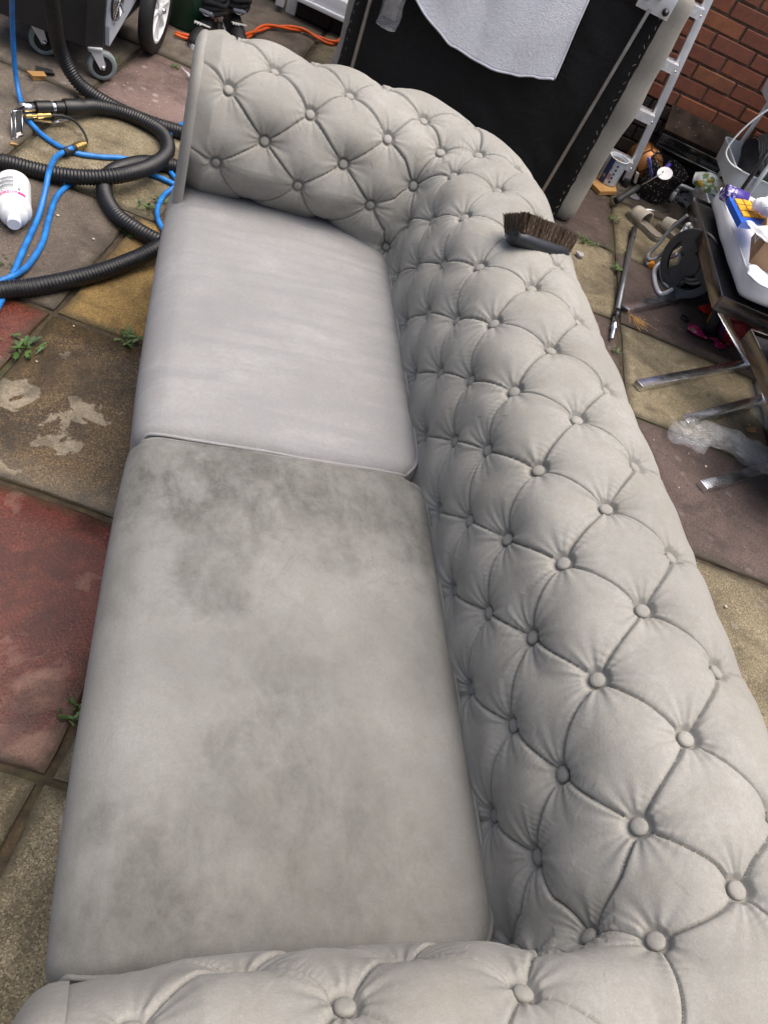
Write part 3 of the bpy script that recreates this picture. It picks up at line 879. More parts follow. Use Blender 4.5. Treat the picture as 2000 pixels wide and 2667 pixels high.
# ------------------------------------------------------------------ the house wall
WA = R(-17.4)
WN_ = Vector((0.29904, 0.95424, 0.0))
wall = thing('house_wall', 'red brick house wall with blackened base courses, behind the ladder', 'wall', WN_ * 4.61, (0, 0, WA))
mb = MB(); mb.box((3.27, 0.12, 1.3), (5.50, 0.216, 2.6))
mb.box((-4.0, 0.12, 1.3), (4.1, 0.216, 2.6)); mb.box((-0.715, 0.12, 2.36), (2.468, 0.216, 0.48))
mb.box((-0.235, 0.12, 0.045), (1.50, 0.216, 0.09))
core = mb.build('mortar_bed', MAT['mortar'], wall)
def brick_mesh(name, L_, mat, seed):
    bm = bmesh.new(); bmesh.ops.create_cube(bm, size=1.0)
    bmesh.ops.scale(bm, vec=(L_, 0.10, 0.064), verts=bm.verts)
    bmesh.ops.bevel(bm, geom=list(bm.edges), offset=0.0035, segments=1, affect='EDGES')
    for v in bm.verts:
        v.co += Vector((mnoise.noise(v.co * 40 + Vector((seed, 0, 0))), mnoise.noise(v.co * 35 + Vector((0, seed, 0))), mnoise.noise(v.co * 38 + Vector((0, 0, seed))))) * 0.0022
    me = bpy.data.meshes.new(name); bm.to_mesh(me); bm.free(); me.materials.append(mat)
    return me
bv = {(d, L_): [brick_mesh('brick', L_, MAT['brick_dark'] if d else MAT['brick'], s * 7.3 + L_) for s in range(3)] for d in (0, 1) for L_ in (0.2145, 0.1035)}
def lay(w, k, L_, dark):
    o = bpy.data.objects.new('brick', rnd.choice(bv[(dark, L_)])); link(o, wall)
    o.location = (w + rnd.uniform(-.0015, .0015), 0.050 + rnd.uniform(-0.003, 0.002), 0.0385 + 0.075 * k + rnd.uniform(-.0012, .0012)); o.rotation_euler = (0, rnd.uniform(-.006, .006), rnd.uniform(-.008, .008))
for k in range(16):
    off = 0.0 if k % 2 == 0 else 0.1125
    if k % 2: lay(0.52 + 0.052, k, 0.1035, int(k < 5))
    for j in range(8):
        lay(0.52 + off + 0.1125 + 0.225 * j, k, 0.2145, int(k < 5))
for j in range(7): lay(-0.985 + 0.1125 + 0.225 * j if j < 6 else 0.5, 0, 0.2145 if j < 6 else 0.1035, 1)
mb = MB(); mb.box((4.19, 0.06, 0.6), (3.64, 0.13, 1.2)); mb.box((3.265, 0.06, 1.9), (5.49, 0.13, 1.39)); mb.box((-4.0, 0.06, 1.3), (4.09, 0.13, 2.59)); mb.box((-0.715, 0.06, 2.36), (2.46, 0.13, 0.47))
mb.build('brick_face', MAT['brickwork'], wall)

# white patio-door unit set in the wall, on a single blackened course
door = thing('patio_door', 'white plastic patio door frame with its leaf standing open', 'door', WN_ * 4.61, (0, 0, WA))
mb = MB(); mb.box((-0.235, 0.02, 0.135), (1.44, 0.15, 0.09), bev=0.006); mb.box((-0.235, -0.045, 0.103), (1.46, 0.05, 0.022), bev=0.004)
mb.build('sill', MAT['upvc'], door, auto=40)
mb = MB(); mb.box((-0.985, 0.03, 1.06), (0.055, 0.08, 2.12), bev=0.005); mb.box((-0.925, 0.05, 1.15), (0.035, 0.05, 1.93), bev=0.004)
mb.build('jamb', MAT['upvc'], door, auto=40)
for w in (-0.16, 0.485):
    mb = MB(); mb.box((w, 0.03, 1.15), (0.07, 0.07, 1.93), bev=0.005); mb.build('mullion', MAT['upvc'], door, auto=40)
mb = MB(); mb.box((-0.235, 0.03, 2.085), (1.43, 0.07, 0.06), bev=0.005); mb.build('head', MAT['upvc'], door, auto=40)
def glass_mat():
    t = NT('window_glass'); t.set(color=(0.015, 0.02, 0.022), rough=0.05, spec=0.8); return t.m
MAT['glass'] = glass_mat()
for w0, w1 in ((-0.90, -0.20), (-0.12, 0.445)):
    mb = MB(); mb.box(((w0 + w1) / 2, 0.045, 1.115), (w1 - w0, 0.012, 1.86)); mb.build('pane', MAT['glass'], door)
    mb = MB()
    for z in (0.215, 2.02): mb.box(((w0 + w1) / 2, 0.034, z), (w1 - w0, 0.04, 0.07), bev=0.004)
    mb.build('rail', MAT['upvc'], door, auto=40)
mb = MB(); a = R(62)
mb.box((0, 0, 0), (0.74, 0.045, 2.04), bev=0.005)
leaf = mb.build('leaf', MAT['upvc'], door, auto=40); leaf.rotation_euler = (0, 0, R(100)); leaf.location = (-1.045 - 0.055, 0.30, 1.05)
mb = MB(); mb.box((-1.50, 1.2, 1.06), (0.86, 0.02, 2.12)); mb.box((-1.50, 0.65, -0.004), (0.86, 1.1, 0.02))
mb.build('dark_room', plain('dark_interior', (0.02, 0.016, 0.014), 0.8), door)  # shade inside the doorway, painted as a near-black back panel and floor

# ------------------------------------------------------------------ armchair tipped on its back, underside to the camera
UC = thing('tipped_armchair', 'beige armchair tipped on its back showing its black cloth underside', 'armchair', (1.131, 3.417, 0), (0, 0, R(-21.2)))
pillow('frame', (1.30, 0.34, 0.985), 0.06, MAT['fabric_plain'], UC, (30, 10, 30), 0.006, 0.024, 5.0, 2.0, (0.012, 0.222, 0.4925))
pillow('arm', (0.24, 0.46, 0.93), 0.10, MAT['fabric_plain'], UC, (10, 12, 24), 0.01, 0.02, 5.0, 5.0, (0.53, 0.52, 0.47))
pillow('arm', (0.24, 0.46, 0.93), 0.10, MAT['fabric_plain'], UC, (10, 12, 24), 0.01, 0.02, 5.0, 8.0, (-0.53, 0.52, 0.47))
pillow('backrest', (1.2, 0.42, 0.25), 0.11, MAT['fabric_plain'], UC, (24, 12, 10), 0.01, 0.02, 5.0, 9.0, (0, 0.55, 0.125))
pillow('seat_cushion', (0.8, 0.18, 0.62), 0.06, MAT['cushion_far'], UC, (20, 8, 18), 0.01, 0.01, 5.0, 1.0, (0, 0.44, 0.58))
nx, nz = 70, 60
P = np.zeros((nx + 1, nz + 1, 3))
for i in range(nx + 1):
    for j in range(nz + 1):
        x = -0.588 + 1.158 * i / nx; z = 0.012 + 0.935 * j / nz
        b = min(i, j, nx - i, nz - j) / 5.0
        w_ = 0.010 * mnoise.noise(Vector((x * 3.2, z * 2.2, 4.0))) + 0.009 * mnoise.noise(Vector((x * 7 + z * 9, z * 3.5 - x * 2, 1.0))) * min(1, max(0.2, (x + 0.3) * 1.6))
        if i in (0, nx): x += 0.005 * mnoise.noise(Vector((z * 30, i, 0)))
        P[i, j] = (x, 0.006 + (0.014 + w_) * min(1, b) - 0.012 * (1 - min(1, b)), z)
V, F = grid_mesh(P)
np_mesh('dust_cover', V, F[:, ::-1], MAT['dust_cover'], UC)
for x, lean in ((0.468, 0.035), (-0.52, -0.012)):
    mb = MB(); mb.bar((x - lean * 0.3, -0.020, 0.035), (x + lean, -0.020, 0.90), 0.014, 0.016, up=(0, 1, 0), bev=0.002)
    mb.build('steel_rail', MAT['steel'], UC, auto=40)
mb = MB(); mb.box((0.515, -0.017, 0.925), (0.135, 0.014, 0.075), bev=0.004); br = mb.build('foot_bracket', MAT['alu'], UC, auto=40)
for dx, dz in ((-0.042, 0.008), (0.046, -0.012), (0.0, 0.025)):
    mb = MB(); mb.lathe([(0.013, 0), (0.013, 0.012), (0.006, 0.015), (0.006, 0.026), (0.0015, 0.027)], 10, Matrix.Translation((0.515 + dx, -0.024, 0.925 + dz)) @ Matrix.Rotation(R(90), 4, 'X'))
    mb.build('bolt', MAT['black_plastic'] if dx else MAT['chrome'], br, True)
mb = MB()
for k in range(26):
    for x in (0.556, -0.574):
        z = 0.04 + 0.035 * k
        mb.bar((x + rnd.uniform(-.006, .006), -0.011, z), (x + rnd.uniform(-.006, .006), -0.011, z + 0.012), 0.0016, 0.0016)
mb.build('staples', MAT['chrome'], UC)['kind'] = 'stuff'

# towel hung over its top edge
def towel_mat():
    t = NT('white_terry'); w = t.obj(); n = t.noise(w, 240, 4, 0.75); b = t.noise(w, 9, 4)
    g = t.noise(w, 60, 4, 0.7)
    col = t.ramp(b, [(0.3, (0.82, 0.84, 0.90)), (0.7, (0.92, 0.92, 0.94))])
    col = t.mix(t.range(g, 0.5, 0.75, 0, 0.35), col, (0.60, 0.62, 0.72))
    t.set(color=col, rough=0.95, sheen=0.3, normal=t.bump(t.math('ADD', n, t.math('MULTIPLY', g, 1.2)), 0.6, 0.008)); return t.m
tw = thing('towel', 'white terry towel hung over the black underside of the tipped armchair', 'towel', (1.131, 3.417, 0), (0, 0, R(-21.2)))
nu, nv = 70, 60; P = np.zeros((nu + 1, nv + 1, 3))
bot = [(-0.375, 0.62), (-0.352, 0.585), (-0.30, 0.555), (-0.16, 0.488), (0.03, 0.478), (0.15, 0.50), (0.272, 0.548)]
for i in range(nu + 1):
    u = i / nu; x0_ = -0.375 + 0.645 * u
    zb = float(np.interp(x0_, [b[0] for b in bot], [b[1] for b in bot])) + 0.006 * mnoise.noise(Vector((u * 9, 0, 3)))
    for j in range(nv + 1):
        v = j / nv
        x = x0_ + 0.012 * mnoise.noise(Vector((v * 3, u * 2, 1))) + (0.020 * v * v if u > 0.9 else 0)
        fold = 0.012 * math.sin(u * 13 + 2.5 * v) * (0.35 + 0.65 * v) + 0.02 * mnoise.noise(Vector((u * 4, v * 2.5, 7)))
        hang = 1.022 - zb
        s_ = v * (hang + 0.20)
        if s_ < 0.17: y, z = 0.19 - s_, 1.022 + 0.004 * math.sin(u * 20)
        elif s_ < 0.23:
            a_ = (s_ - 0.17) / 0.06 * math.pi / 2; y, z = 0.02 - 0.045 * math.sin(a_), 1.022 - 0.04 * (1 - math.cos(a_))
        else: y, z = -0.028 + fold - 0.012, 1.022 - 0.04 - (s_ - 0.23) * (1.022 - 0.04 - zb) / (hang + 0.20 - 0.23)
        P[i, j] = (x, min(y, -0.030) if s_ > 0.23 else y, z)
V, F = grid_mesh(P); cl = np_mesh('cloth', V, F, towel_mat(), tw)
so = cl.modifiers.new('thickness', 'SOLIDIFY'); so.thickness = 0.007; so.offset = 0
hp = [P[i, nv] + np.array((0, -0.001, 0)) for i in range(nu + 1)]
mb = MB(); mb.tube(even([Vector(p) for p in hp], 0.012), 0.0055, 8); mb.tube(even([Vector(P[nu, j]) for j in range(15, nv + 1)], 0.012), 0.0055, 8); mb.tube(even([Vector(P[0, j]) for j in range(15, nv + 1)], 0.012), 0.0055, 8)
mb.build('hem', plain('towel_hem', (0.64, 0.65, 0.70), 0.9), tw, True)

# crumpled clear bag with a grey padded strap, hanging left of the towel
def crumple(name, path, radii, mat, parent=None, seg=26, amp=0.25, seed=0.0, flat=1.0, step=0.012):
    P = even(spline(path, 10), step); n = len(P); V = []; F = []
    for i, p in enumerate(P):
        t = i / (n - 1); r = float(np.interp(t, np.linspace(0, 1, len(radii)), radii))
        T = (P[min(i + 1, n - 1)] - P[max(i - 1, 0)]).normalized(); up = Vector((0, 0, 1)) if abs(T.z) < 0.9 else Vector((0, -1, 0))
        sx = T.cross(up).normalized(); up = sx.cross(T)
        for k in range(seg):
            a_ = 2 * math.pi * k / seg; d = sx * math.cos(a_) + up * math.sin(a_) * flat
            c = p + d * r
            rid = abs(mnoise.noise(Vector((c.x * 13 + seed, c.y * 13, c.z * 13)))) * 1.9 + 0.35 * abs(mnoise.noise(Vector((c.x * 34, c.y * 34 + seed, c.z * 34))))
            V.append(p + d * r * (1 + amp * (rid - 0.5)))
    for i in range(n - 1):
        for k in range(seg):
            l = (k + 1) % seg; F.append((i * seg + k, i * seg + l, (i + 1) * seg + l, (i + 1) * seg + k))
    F.append(tuple(range(seg - 1, -1, -1))); F.append(tuple((n - 1) * seg + k for k in range(seg)))
    return mesh_obj(name, V, F, mat, parent, False)
pb = thing('plastic_packet', 'clear plastic packet holding a grey strap, hanging left of the towel', 'packet', (1.131, 3.417, 0), (0, 0, R(-21.2)))
crumple('bag', [(-0.425, -0.05, 0.445), (-0.425, -0.05, 0.52), (-0.43, -0.048, 0.70), (-0.43, -0.045, 0.95)], [0.040, 0.050, 0.046, 0.045], MAT['film'], pb, 26, 0.2, 1.0, 0.55)
mb = MB(); mb.box((-0.43, -0.045, 0.72), (0.062, 0.022, 0.48), bev=0.006); mb.build('strap', plain('grey_webbing', (0.16, 0.15, 0.14), 0.8, var=0.2, scale=40), pb, auto=40)

# ------------------------------------------------------------------ aluminium step ladder against the wall
LD = thing('step_ladder', 'aluminium step ladder with flat treads between tipped armchair and wall', 'ladder', (2.29, 3.888, 0), (0, 0, R(-17.4)))
lean = lambda z: Vector((-0.118 * z, 0.03 * z, z))
def stile(x0_, nm):
    mb = MB(); a_ = lean(0.02) + Vector((x0_, 0, 0)); b_ = lean(1.75) + Vector((x0_ * (1 - 0.12), 0, 0))
    mb.bar(a_, b_, 0.026, 0.040, up=(1, 0, 0), bev=0.003)
    mb.bar(a_ + Vector((0, 0.022, 0)), b_ + Vector((0, 0.022, 0)), 0.030, 0.006, up=(0, 1, 0))
    return mb.build(nm, MAT['alu'], LD, auto=40)
stile(0.0, 'stile'); stile(-0.42, 'stile')
for k in range(7):
    z = 0.125 + 0.238 * k; c = lean(z)
    mb = MB(); mb.box((c.x - 0.212 * (1 - 0.01 * k), c.y - 0.012, z), (0.398, 0.085, 0.012)); mb.box((c.x - 0.212, c.y - 0.0585, z - 0.016), (0.398, 0.008, 0.044))
    mb.build('tread', plain('tread_alu', (0.66, 0.67, 0.69), 0.5, metal=0.35, var=0.15, scale=50, bump=0.3), LD, auto=40)
for x0_ in (0.0, -0.42):
    mb = MB(); mb.box((x0_, 0, 0.020), (0.034, 0.072, 0.040), bev=0.005); mb.build('foot', MAT['black_rubber'], LD, auto=40)
mb = MB()
for k in range(4):
    c = lean(0.115 + 0.238 * k); mb.lathe([(0.006, 0), (0.006, 0.004), (0.002, 0.005)], 8, Matrix.Translation((c.x - 0.012, c.y - 0.056, c.z - 0.012)) @ Matrix.Rotation(R(90), 4, 'X'))
mb.build('rivets', MAT['chrome'], LD, True)['kind'] = 'stuff'

# ------------------------------------------------------------------ upholstery-cleaning machine (only its foot in view)
MC = thing('extraction_machine', 'black and grey carpet extraction machine on casters and large wheels', 'machine', (-0.347, 3.262, 0), (0, 0, R(-11)))
# local: x to the right along the front, y back along the side
mb = MB(); mb.prism([(-0.46, 0.02), (-0.42, -0.015), (-0.05, -0.015), (0.0, 0.03), (0.0, 0.10), (-0.46, 0.10)], 0.125, 0.86)
mb.box((-0.235, 0.36, 0.46), (0.45, 0.56, 0.68), bev=0.02)
mb.build('body', MAT['black_plastic'], MC, auto=35)
# grey side panel, its lower edge climbing to the wheel, with two fan openings
sp = [(0.06, 0.128), (0.045, 0.20), (0.06, 0.42), (0.10, 0.86), (0.66, 0.86), (0.66, 0.36), (0.52, 0.27), (0.45, 0.225)]
Mside = Matrix(((0, 0, 1, 0), (1, 0, 0, 0), (0, 1, 0, 0), (0, 0, 0, 1)))
mb = MB(); mb.prism(sp, 0.0, 0.016, Mside); pnl = mb.build('side_panel', MAT['grey_plastic'], MC)
mb = MB()
for y in (0.17, 0.30, 0.43): mb.bar((0.019, y, 0.20 + (y - 0.1) * 0.2), (0.019, y + 0.004, 0.80), 0.006, 0.008, up=(1, 0, 0))
mb.build('ribs', MAT['grey_plastic'], pnl)
for y, z in ((0.105, 0.275), (0.255, 0.335)):
    mb = MB(); mb.lathe([(0.064, 0.0), (0.064, 0.003), (0.001, 0.0035)], 28, Matrix.Translation((0.0165, y, z)) @ Matrix.Rotation(R(90), 4, 'Y')); fan = mb.build('fan', MAT['black_plastic'], MC)
    mb = MB()
    for rr_ in (0.012, 0.022, 0.032, 0.042, 0.052, 0.062):
        mb.tube([(0.026, y + rr_ * math.cos(q_ * math.pi / 14), z + rr_ * math.sin(q_ * math.pi / 14)) for q_ in range(28)], 0.0016, 6, closed=True)
    for a_ in (50, 140): mb.bar((0.028, y - 0.085 * math.cos(R(a_)), z - 0.085 * math.sin(R(a_))), (0.028, y + 0.085 * math.cos(R(a_)), z + 0.085 * math.sin(R(a_))), 0.003, 0.003)
    mb.build('guard', MAT['chrome'], fan, True)
def caster(x, y, ang):
    M = Matrix.Translation((x, y, 0)) @ Matrix.Rotation(R(ang), 4, 'Z')
    mb = MB(); mb.box((0, 0, 0.122), (0.07, 0.055, 0.008), M, bev=0.002)
    for s_ in (-1, 1):
        mb.add([(s_ * 0.020, -0.022, 0.118), (s_ * 0.020, 0.024, 0.118), (s_ * 0.022, 0.044, 0.06), (s_ * 0.022, 0.026, 0.045), (s_ * 0.024, -0.022, 0.118), (s_ * 0.024, 0.024, 0.118), (s_ * 0.026, 0.044, 0.06), (s_ * 0.026, 0.026, 0.045)],
               [(0, 1, 2, 3), (7, 6, 5, 4), (0, 4, 5, 1), (1, 5, 6, 2), (2, 6, 7, 3), (3, 7, 4, 0)], M)
    mb.lathe([(0.021, 0.100), (0.023, 0.118)], 14, M)
    c = mb.build('caster', MAT['alu'], MC, auto=40)
    Mw = M @ Matrix.Translation((0, 0.034, 0.0545)) @ Matrix.Rotation(R(90), 4, 'Y')
    mb = MB(); mb.lathe([(0.037, -0.014), (0.050, -0.016), (0.0545, -0.009), (0.0545, 0.009), (0.050, 0.016), (0.037, 0.014)], 30, Mw, False, False); mb.build('tyre', MAT['grey_rubber'], c, True)
    mb = MB(); mb.lathe([(0.004, -0.020), (0.014, -0.0195), (0.020, -0.012), (0.037, -0.012), (0.037, 0.012), (0.020, 0.012), (0.014, 0.0195), (0.004, 0.020)], 24, Mw); mb.build('rim', MAT['black_plastic'], c, auto=40)
    mb = MB(); mb.lathe([(0.008, -0.032), (0.008, 0.032), (0.003, 0.035)], 10, Mw); mb.build('axle', MAT['chrome'], c, True)
caster(-0.035, 0.035, -62); caster(-0.265, 0.06, -66)
def big_wheel(x, y):
    M = Matrix.Translation((x, y, 0.17)) @ Matrix.Rotation(R(90), 4, 'Y')
    mb = MB(); M = M @ Matrix.Scale(1.13, 4, (1, 0, 0)) @ Matrix.Scale(1.13, 4, (0, 1, 0)); mb.lathe([(0.112, -0.026), (0.140, -0.027), (0.150, -0.018), (0.150, 0.018), (0.140, 0.027), (0.112, 0.026)], 44, M, False, False); w_ = mb.build('wheel', MAT['black_rubber'], MC, True)
    mb = MB(); mb.lathe([(0.113, -0.022), (0.104, -0.023), (0.100, -0.006), (0.100, 0.006), (0.104, 0.024), (0.113, 0.023)], 44, M, False, False)
    mb.lathe([(0.100, -0.004), (0.100, 0.001), (0.02, 0.004)], 44, M, True, False)
    mb.lathe([(0.024, 0.0), (0.024, 0.020), (0.018, 0.026), (0.006, 0.027)], 20, M)
    mb.build('rim', MAT['white_plastic'], w_, auto=40)
    for k in range(8):
        a_ = k * math.pi / 4
        Ms = M @ Matrix.Rotation(a_, 4, 'Z')
        mb = MB(); mb.add([(0.022, -0.010, 0.002), (0.102, -0.020, 0.002), (0.102, 0.020, 0.002), (0.022, 0.010, 0.002), (0.022, -0.005, 0.018), (0.102, -0.003, 0.021), (0.102, 0.003, 0.021), (0.022, 0.005, 0.018)],
                         [(0, 1, 2, 3), (4, 7, 6, 5), (0, 4, 5, 1), (1, 5, 6, 2), (2, 6, 7, 3), (3, 7, 4, 0)], Ms); mb.build('spoke', MAT['white_plastic'], w_)
    mb = MB(); mb.lathe([(0.011, 0.024), (0.011, 0.034), (0.006, 0.040)], 14, M); mb.build('axle_cap', MAT['chrome'], w_, True)
big_wheel(0.072, 0.47); big_wheel(-0.53, 0.47)

# green planter behind the wheel
gp = thing('garden_pot', 'dark green plastic pot beside the machine wheel', 'pot', (-0.067, 4.132, 0))
mb = MB(); mb.lathe([(0.001, 0.004), (0.108, 0.0), (0.118, 0.012), (0.150, 0.30), (0.160, 0.30), (0.162, 0.335), (0.150, 0.335), (0.146, 0.30), (0.135, 0.25), (0.001, 0.25)], 40); mb.build('shell', MAT['green_plastic'], gp, auto=40)
mb = MB(); mb.lathe([(0.001, 0.256), (0.134, 0.256)], 24, None, False, False); mb.build('soil', gm, gp)

# ------------------------------------------------------------------ person standing beyond the far arm (legs in view)
PE = thing('person', 'person in black trousers and black trainers standing behind the far sofa arm', 'person', (0.10, 4.12, 0))
def skinned(name, verts, edges, radii, mats, pick, parent, sub=2):
    me = bpy.data.meshes.new(name); me.from_pydata(verts, edges, []); me.update()
    o = bpy.data.objects.new(name, me); link(o, parent)
    sk = o.modifiers.new('skin', 'SKIN'); sk.use_smooth_shade = True
    for i, r_ in enumerate(radii): me.skin_vertices[0].data[i].radius = (r_, r_)
    me.skin_vertices[0].data[0].use_root = True
    ss = o.modifiers.new('sub', 'SUBSURF'); ss.levels = sub; ss.render_levels = sub
    dg = bpy.context.evaluated_depsgraph_get(); nm_ = bpy.data.meshes.new_from_object(o.evaluated_get(dg))
    o.modifiers.clear(); o.data = nm_
    nm_.materials.clear()
    for m_ in mats: nm_.materials.append(m_)
    for p_ in nm_.polygons: p_.material_index = pick(p_.center)
    nm_.shade_smooth()
    return o
FL, FR = Vector((-0.075, -0.085, 0)), Vector((0.045, 0.06, 0))
bv_ = [(0, 0, 0.93), (0, 0, 1.08), (0, 0.0, 1.25), (0, 0, 1.42), (0, -0.01, 1.52), (0, -0.02, 1.60), (0, -0.02, 1.72),
       (-0.09, 0, 0.87), (-0.085, -0.03, 0.48), (FL.x, FL.y + 0.03, 0.10), (0.09, 0, 0.87), (0.075, 0.02, 0.48), (FR.x, FR.y + 0.03, 0.10),
       (-0.17, 0, 1.42), (-0.21, 0.0, 1.14), (-0.19, -0.12, 0.93), (-0.185, -0.15, 0.84), (0.17, 0, 1.42), (0.21, 0, 1.14), (0.19, -0.12, 0.93), (0.185, -0.15, 0.84)]
be_ = [(0, 1), (1, 2), (2, 3), (3, 4), (4, 5), (5, 6), (0, 7), (7, 8), (8, 9), (0, 10), (10, 11), (11, 12), (3, 13), (13, 14), (14, 15), (15, 16), (3, 17), (17, 18), (18, 19), (19, 20)]
br_ = [.13, .125, .135, .12, .055, .085, .085, .085, .058, .045, .085, .058, .045, .06, .045, .034, .034, .06, .045, .034, .034]
skinned('body', bv_, be_, br_, [MAT['trouser'], MAT['skin']], lambda c: 1 if (c.z > 1.50 or (c.z < 0.96 and abs(c.x) > 0.155)) else 0, PE)
# trouser cuffs bunched over the ankle, bare ankle, shoe
def shoe(foot, ang, lab):
    M = Matrix.Translation(foot) @ Matrix.Rotation(R(ang), 4, 'Z')       # toe towards local -y
    rings = []
    prof_ = [(-0.185, 0.020, 0.032, 0.030), (-0.165, 0.036, 0.050, 0.034), (-0.12, 0.046, 0.066, 0.038), (-0.06, 0.046, 0.080, 0.046), (-0.01, 0.040, 0.100, 0.056), (0.04, 0.038, 0.112, 0.062), (0.075, 0.034, 0.110, 0.060), (0.092, 0.020, 0.085, 0.050)]
    V = []; F = []; sg = 16
    for (y, hw, top, mid) in prof_:
        for k in range(sg):
            a_ = 2 * math.pi * k / sg; cx = math.cos(a_); sz = math.sin(a_)
            V.append((hw * cx * (1.0 if sz < 0.3 else 0.86), y, 0.022 + (top - 0.022) * max(0, sz) ** 0.8 + min(0, sz) * 0.008))
    for i in range(len(prof_) - 1):
        for k in range(sg):
            l = (k + 1) % sg; F.append((i * sg + k, (i + 1) * sg + k, (i + 1) * sg + l, i * sg + l))
    F.append(tuple(range(sg))); F.append(tuple((len(prof_) - 1) * sg + k for k in range(sg - 1, -1, -1)))
    mb = MB(); mb.add(V, F, M); s_ = mb.build('shoe', plain('black_trainer', (0.010, 0.010, 0.012), 0.6, var=0.3, scale=50), PE, True)
    mb = MB(); out = [(0.05 * math.sin(a_) * (0.9 if math.cos(a_) > 0 else 1.0), -0.045 - 0.145 * math.cos(a_)) for a_ in [q_ * math.pi / 14 for q_ in range(28)]]
    mb.prism(out, 0.0, 0.020, M); mb.build('sole', MAT['white_plastic'], s_)
    mb = MB()
    for z_, rr_ in ((0.118, 0.060), (0.135, 0.058), (0.155, 0.062), (0.178, 0.056)):
        mb.tube([(rr_ * math.cos(q_ * math.pi / 9), 0.035 + rr_ * math.sin(q_ * math.pi / 9), z_ + 0.006 * math.sin(q_ * 1.3 + z_ * 90)) for q_ in range(18)], 0.013, 8, closed=True, M=M)
    mb.build('cuff', MAT['trouser'], PE, True)
    mb = MB(); mb.lathe([(0.033, 0.07), (0.036, 0.125)], 16, M @ Matrix.Translation((0, 0.035, 0))); mb.build('ankle', MAT['skin'], PE, True)
    # round white emblem on a grey tongue, white strap and lettered tab
    mb = MB(); mb.box((0, -0.030, 0.108), (0.062, 0.075, 0.014), M, bev=0.005, rot=Matrix.Rotation(R(-28), 3, 'X')); tg = mb.build('tongue', plain('grey_tongue', (0.10, 0.11, 0.14), 0.7), s_, auto=40)
    Me = M @ Matrix.Translation((0, -0.036, 0.1175)) @ Matrix.Rotation(R(28), 4, 'X')
    mb = MB(); mb.tube([(0.019 * math.cos(q_ * math.pi / 10), 0.021 * math.sin(q_ * math.pi / 10), 0) for q_ in range(20)], 0.0028, 6, closed=True, M=Me)
    mb.bar((-0.010, -0.010, 0), (0.004, 0.012, 0), 0.006, 0.003, M=Me); mb.bar((0.010, -0.010, 0), (0.000, 0.000, 0), 0.006, 0.003, M=Me)
    mb.build('emblem', MAT['white_plastic'], s_, True)
    mb = MB(); mb.box((0.0, -0.085, 0.078), (0.072, 0.026, 0.007), M, bev=0.003, rot=Matrix.Rotation(R(-16), 3, 'X')); mb.build('strap', plain('pale_strap', (0.5, 0.5, 0.46), 0.6), s_, auto=40)
    mb = MB()
    for k in range(3): mb.box((-0.030 + 0.012 * k, -0.100, 0.079), (0.005, 0.013, 0.006), M, bev=0.001)
    mb.build('tab_lettering', MAT['white_plastic'], s_)
shoe(FL + Vector((0, 0.0, 0)), -14, 'l'); shoe(FR, 14, 'r')
mb = MB(); mb.lathe([(0.094, 1.66), (0.100, 1.70), (0.097, 1.76), (0.07, 1.81), (0.01, 1.83)], 20, Matrix.Translation((0, -0.01, 0))); mb.build('hair', MAT['trouser'], PE, True)

# ------------------------------------------------------------------ orange extension lead, two strands twisted
cordp = [(-0.108, 3.926, 0.006), (-0.049, 3.928, 0.006), (0.036, 3.957, 0.006), (0.139, 4.041, 0.006), (0.227, 4.188, 0.006), (0.302, 4.347, 0.006), (0.391, 4.423, 0.006), (0.504, 4.478, 0.006), (0.585, 4.445, 0.006), (0.658, 4.444, 0.006), (0.728, 4.557, 0.006), (0.819, 4.765, 0.006)]
pth = even(spline([Vector(p) for p in cordp], 8), 0.012)
ec = thing('extension_lead', 'orange extension lead, doubled and twisted, snaking towards the tipped armchair', 'lead', pth[0])
for ph_ in (0, math.pi):
    q = []
    for i, p in enumerate(pth):
        T = (pth[min(i + 1, len(pth) - 1)] - pth[max(i - 1, 0)]).normalized(); sd = Vector((-T.y, T.x, 0))
        a_ = i * 0.20 + ph_; q.append(p - pth[0] + sd * math.cos(a_) * 0.010 + Vector((0, 0, 0.004 + 0.006 * (1 + math.sin(a_)))))
    mb = MB(); mb.tube(q, 0.0068, 8); mb.build('strand', MAT['orange_cord'], ec, True)

# ------------------------------------------------------------------ corrugated vacuum hose
def corr_hose(name, pts, label, r=0.026, cat='hose', group=None, pitch=0.0105):
    path = even(spline([Vector(p) for p in pts], 10), pitch / 4)
    o0 = path[0].copy()
    mb = MB(); mb.tube([p - o0 for p in path], lambda i: r - (0.0030 if (i % 4) in (1, 2) else 0.0), 14)
    o = mb.build(name, MAT['black_plastic'], None, True); o.location = o0
    return tag(o, label, cat, group)
Z = 0.026
corr_hose('vacuum_hose', [(-0.454, 2.794, 0.55), (-0.470, 2.926, 0.42), (-0.472, 3.007, 0.3), (-0.464, 3.113, 0.15), (-0.400, 3.121, 0.05), (-0.276, 3.067, 0.026), (-0.133, 3.025, 0.026), (-0.005, 3.019, 0.026), (0.16, 3.0, Z), (0.34, 2.9, Z)],
          'black corrugated hose dropping from the machine and running behind the sofa arm')
corr_hose('vacuum_hose', [(-0.366, 2.954, 0.045), (-0.323, 3.005, 0.036), (-0.246, 3.040, 0.026), (-0.146, 3.013, 0.028), (-0.074, 2.946, 0.032), (-0.052, 2.815, 0.04), (-0.095, 2.657, 0.058), (-0.177, 2.538, 0.066), (-0.268, 2.501, 0.05), (-0.371, 2.492, 0.034), (-0.453, 2.499, 0.026), (-0.543, 2.498, 0.026), (-0.664, 2.453, 0.026), (-1.05, 2.75, .026), (-1.5, 3.1, .026)],
          'black corrugated hose joined to the hand tool and looping back to the left edge')
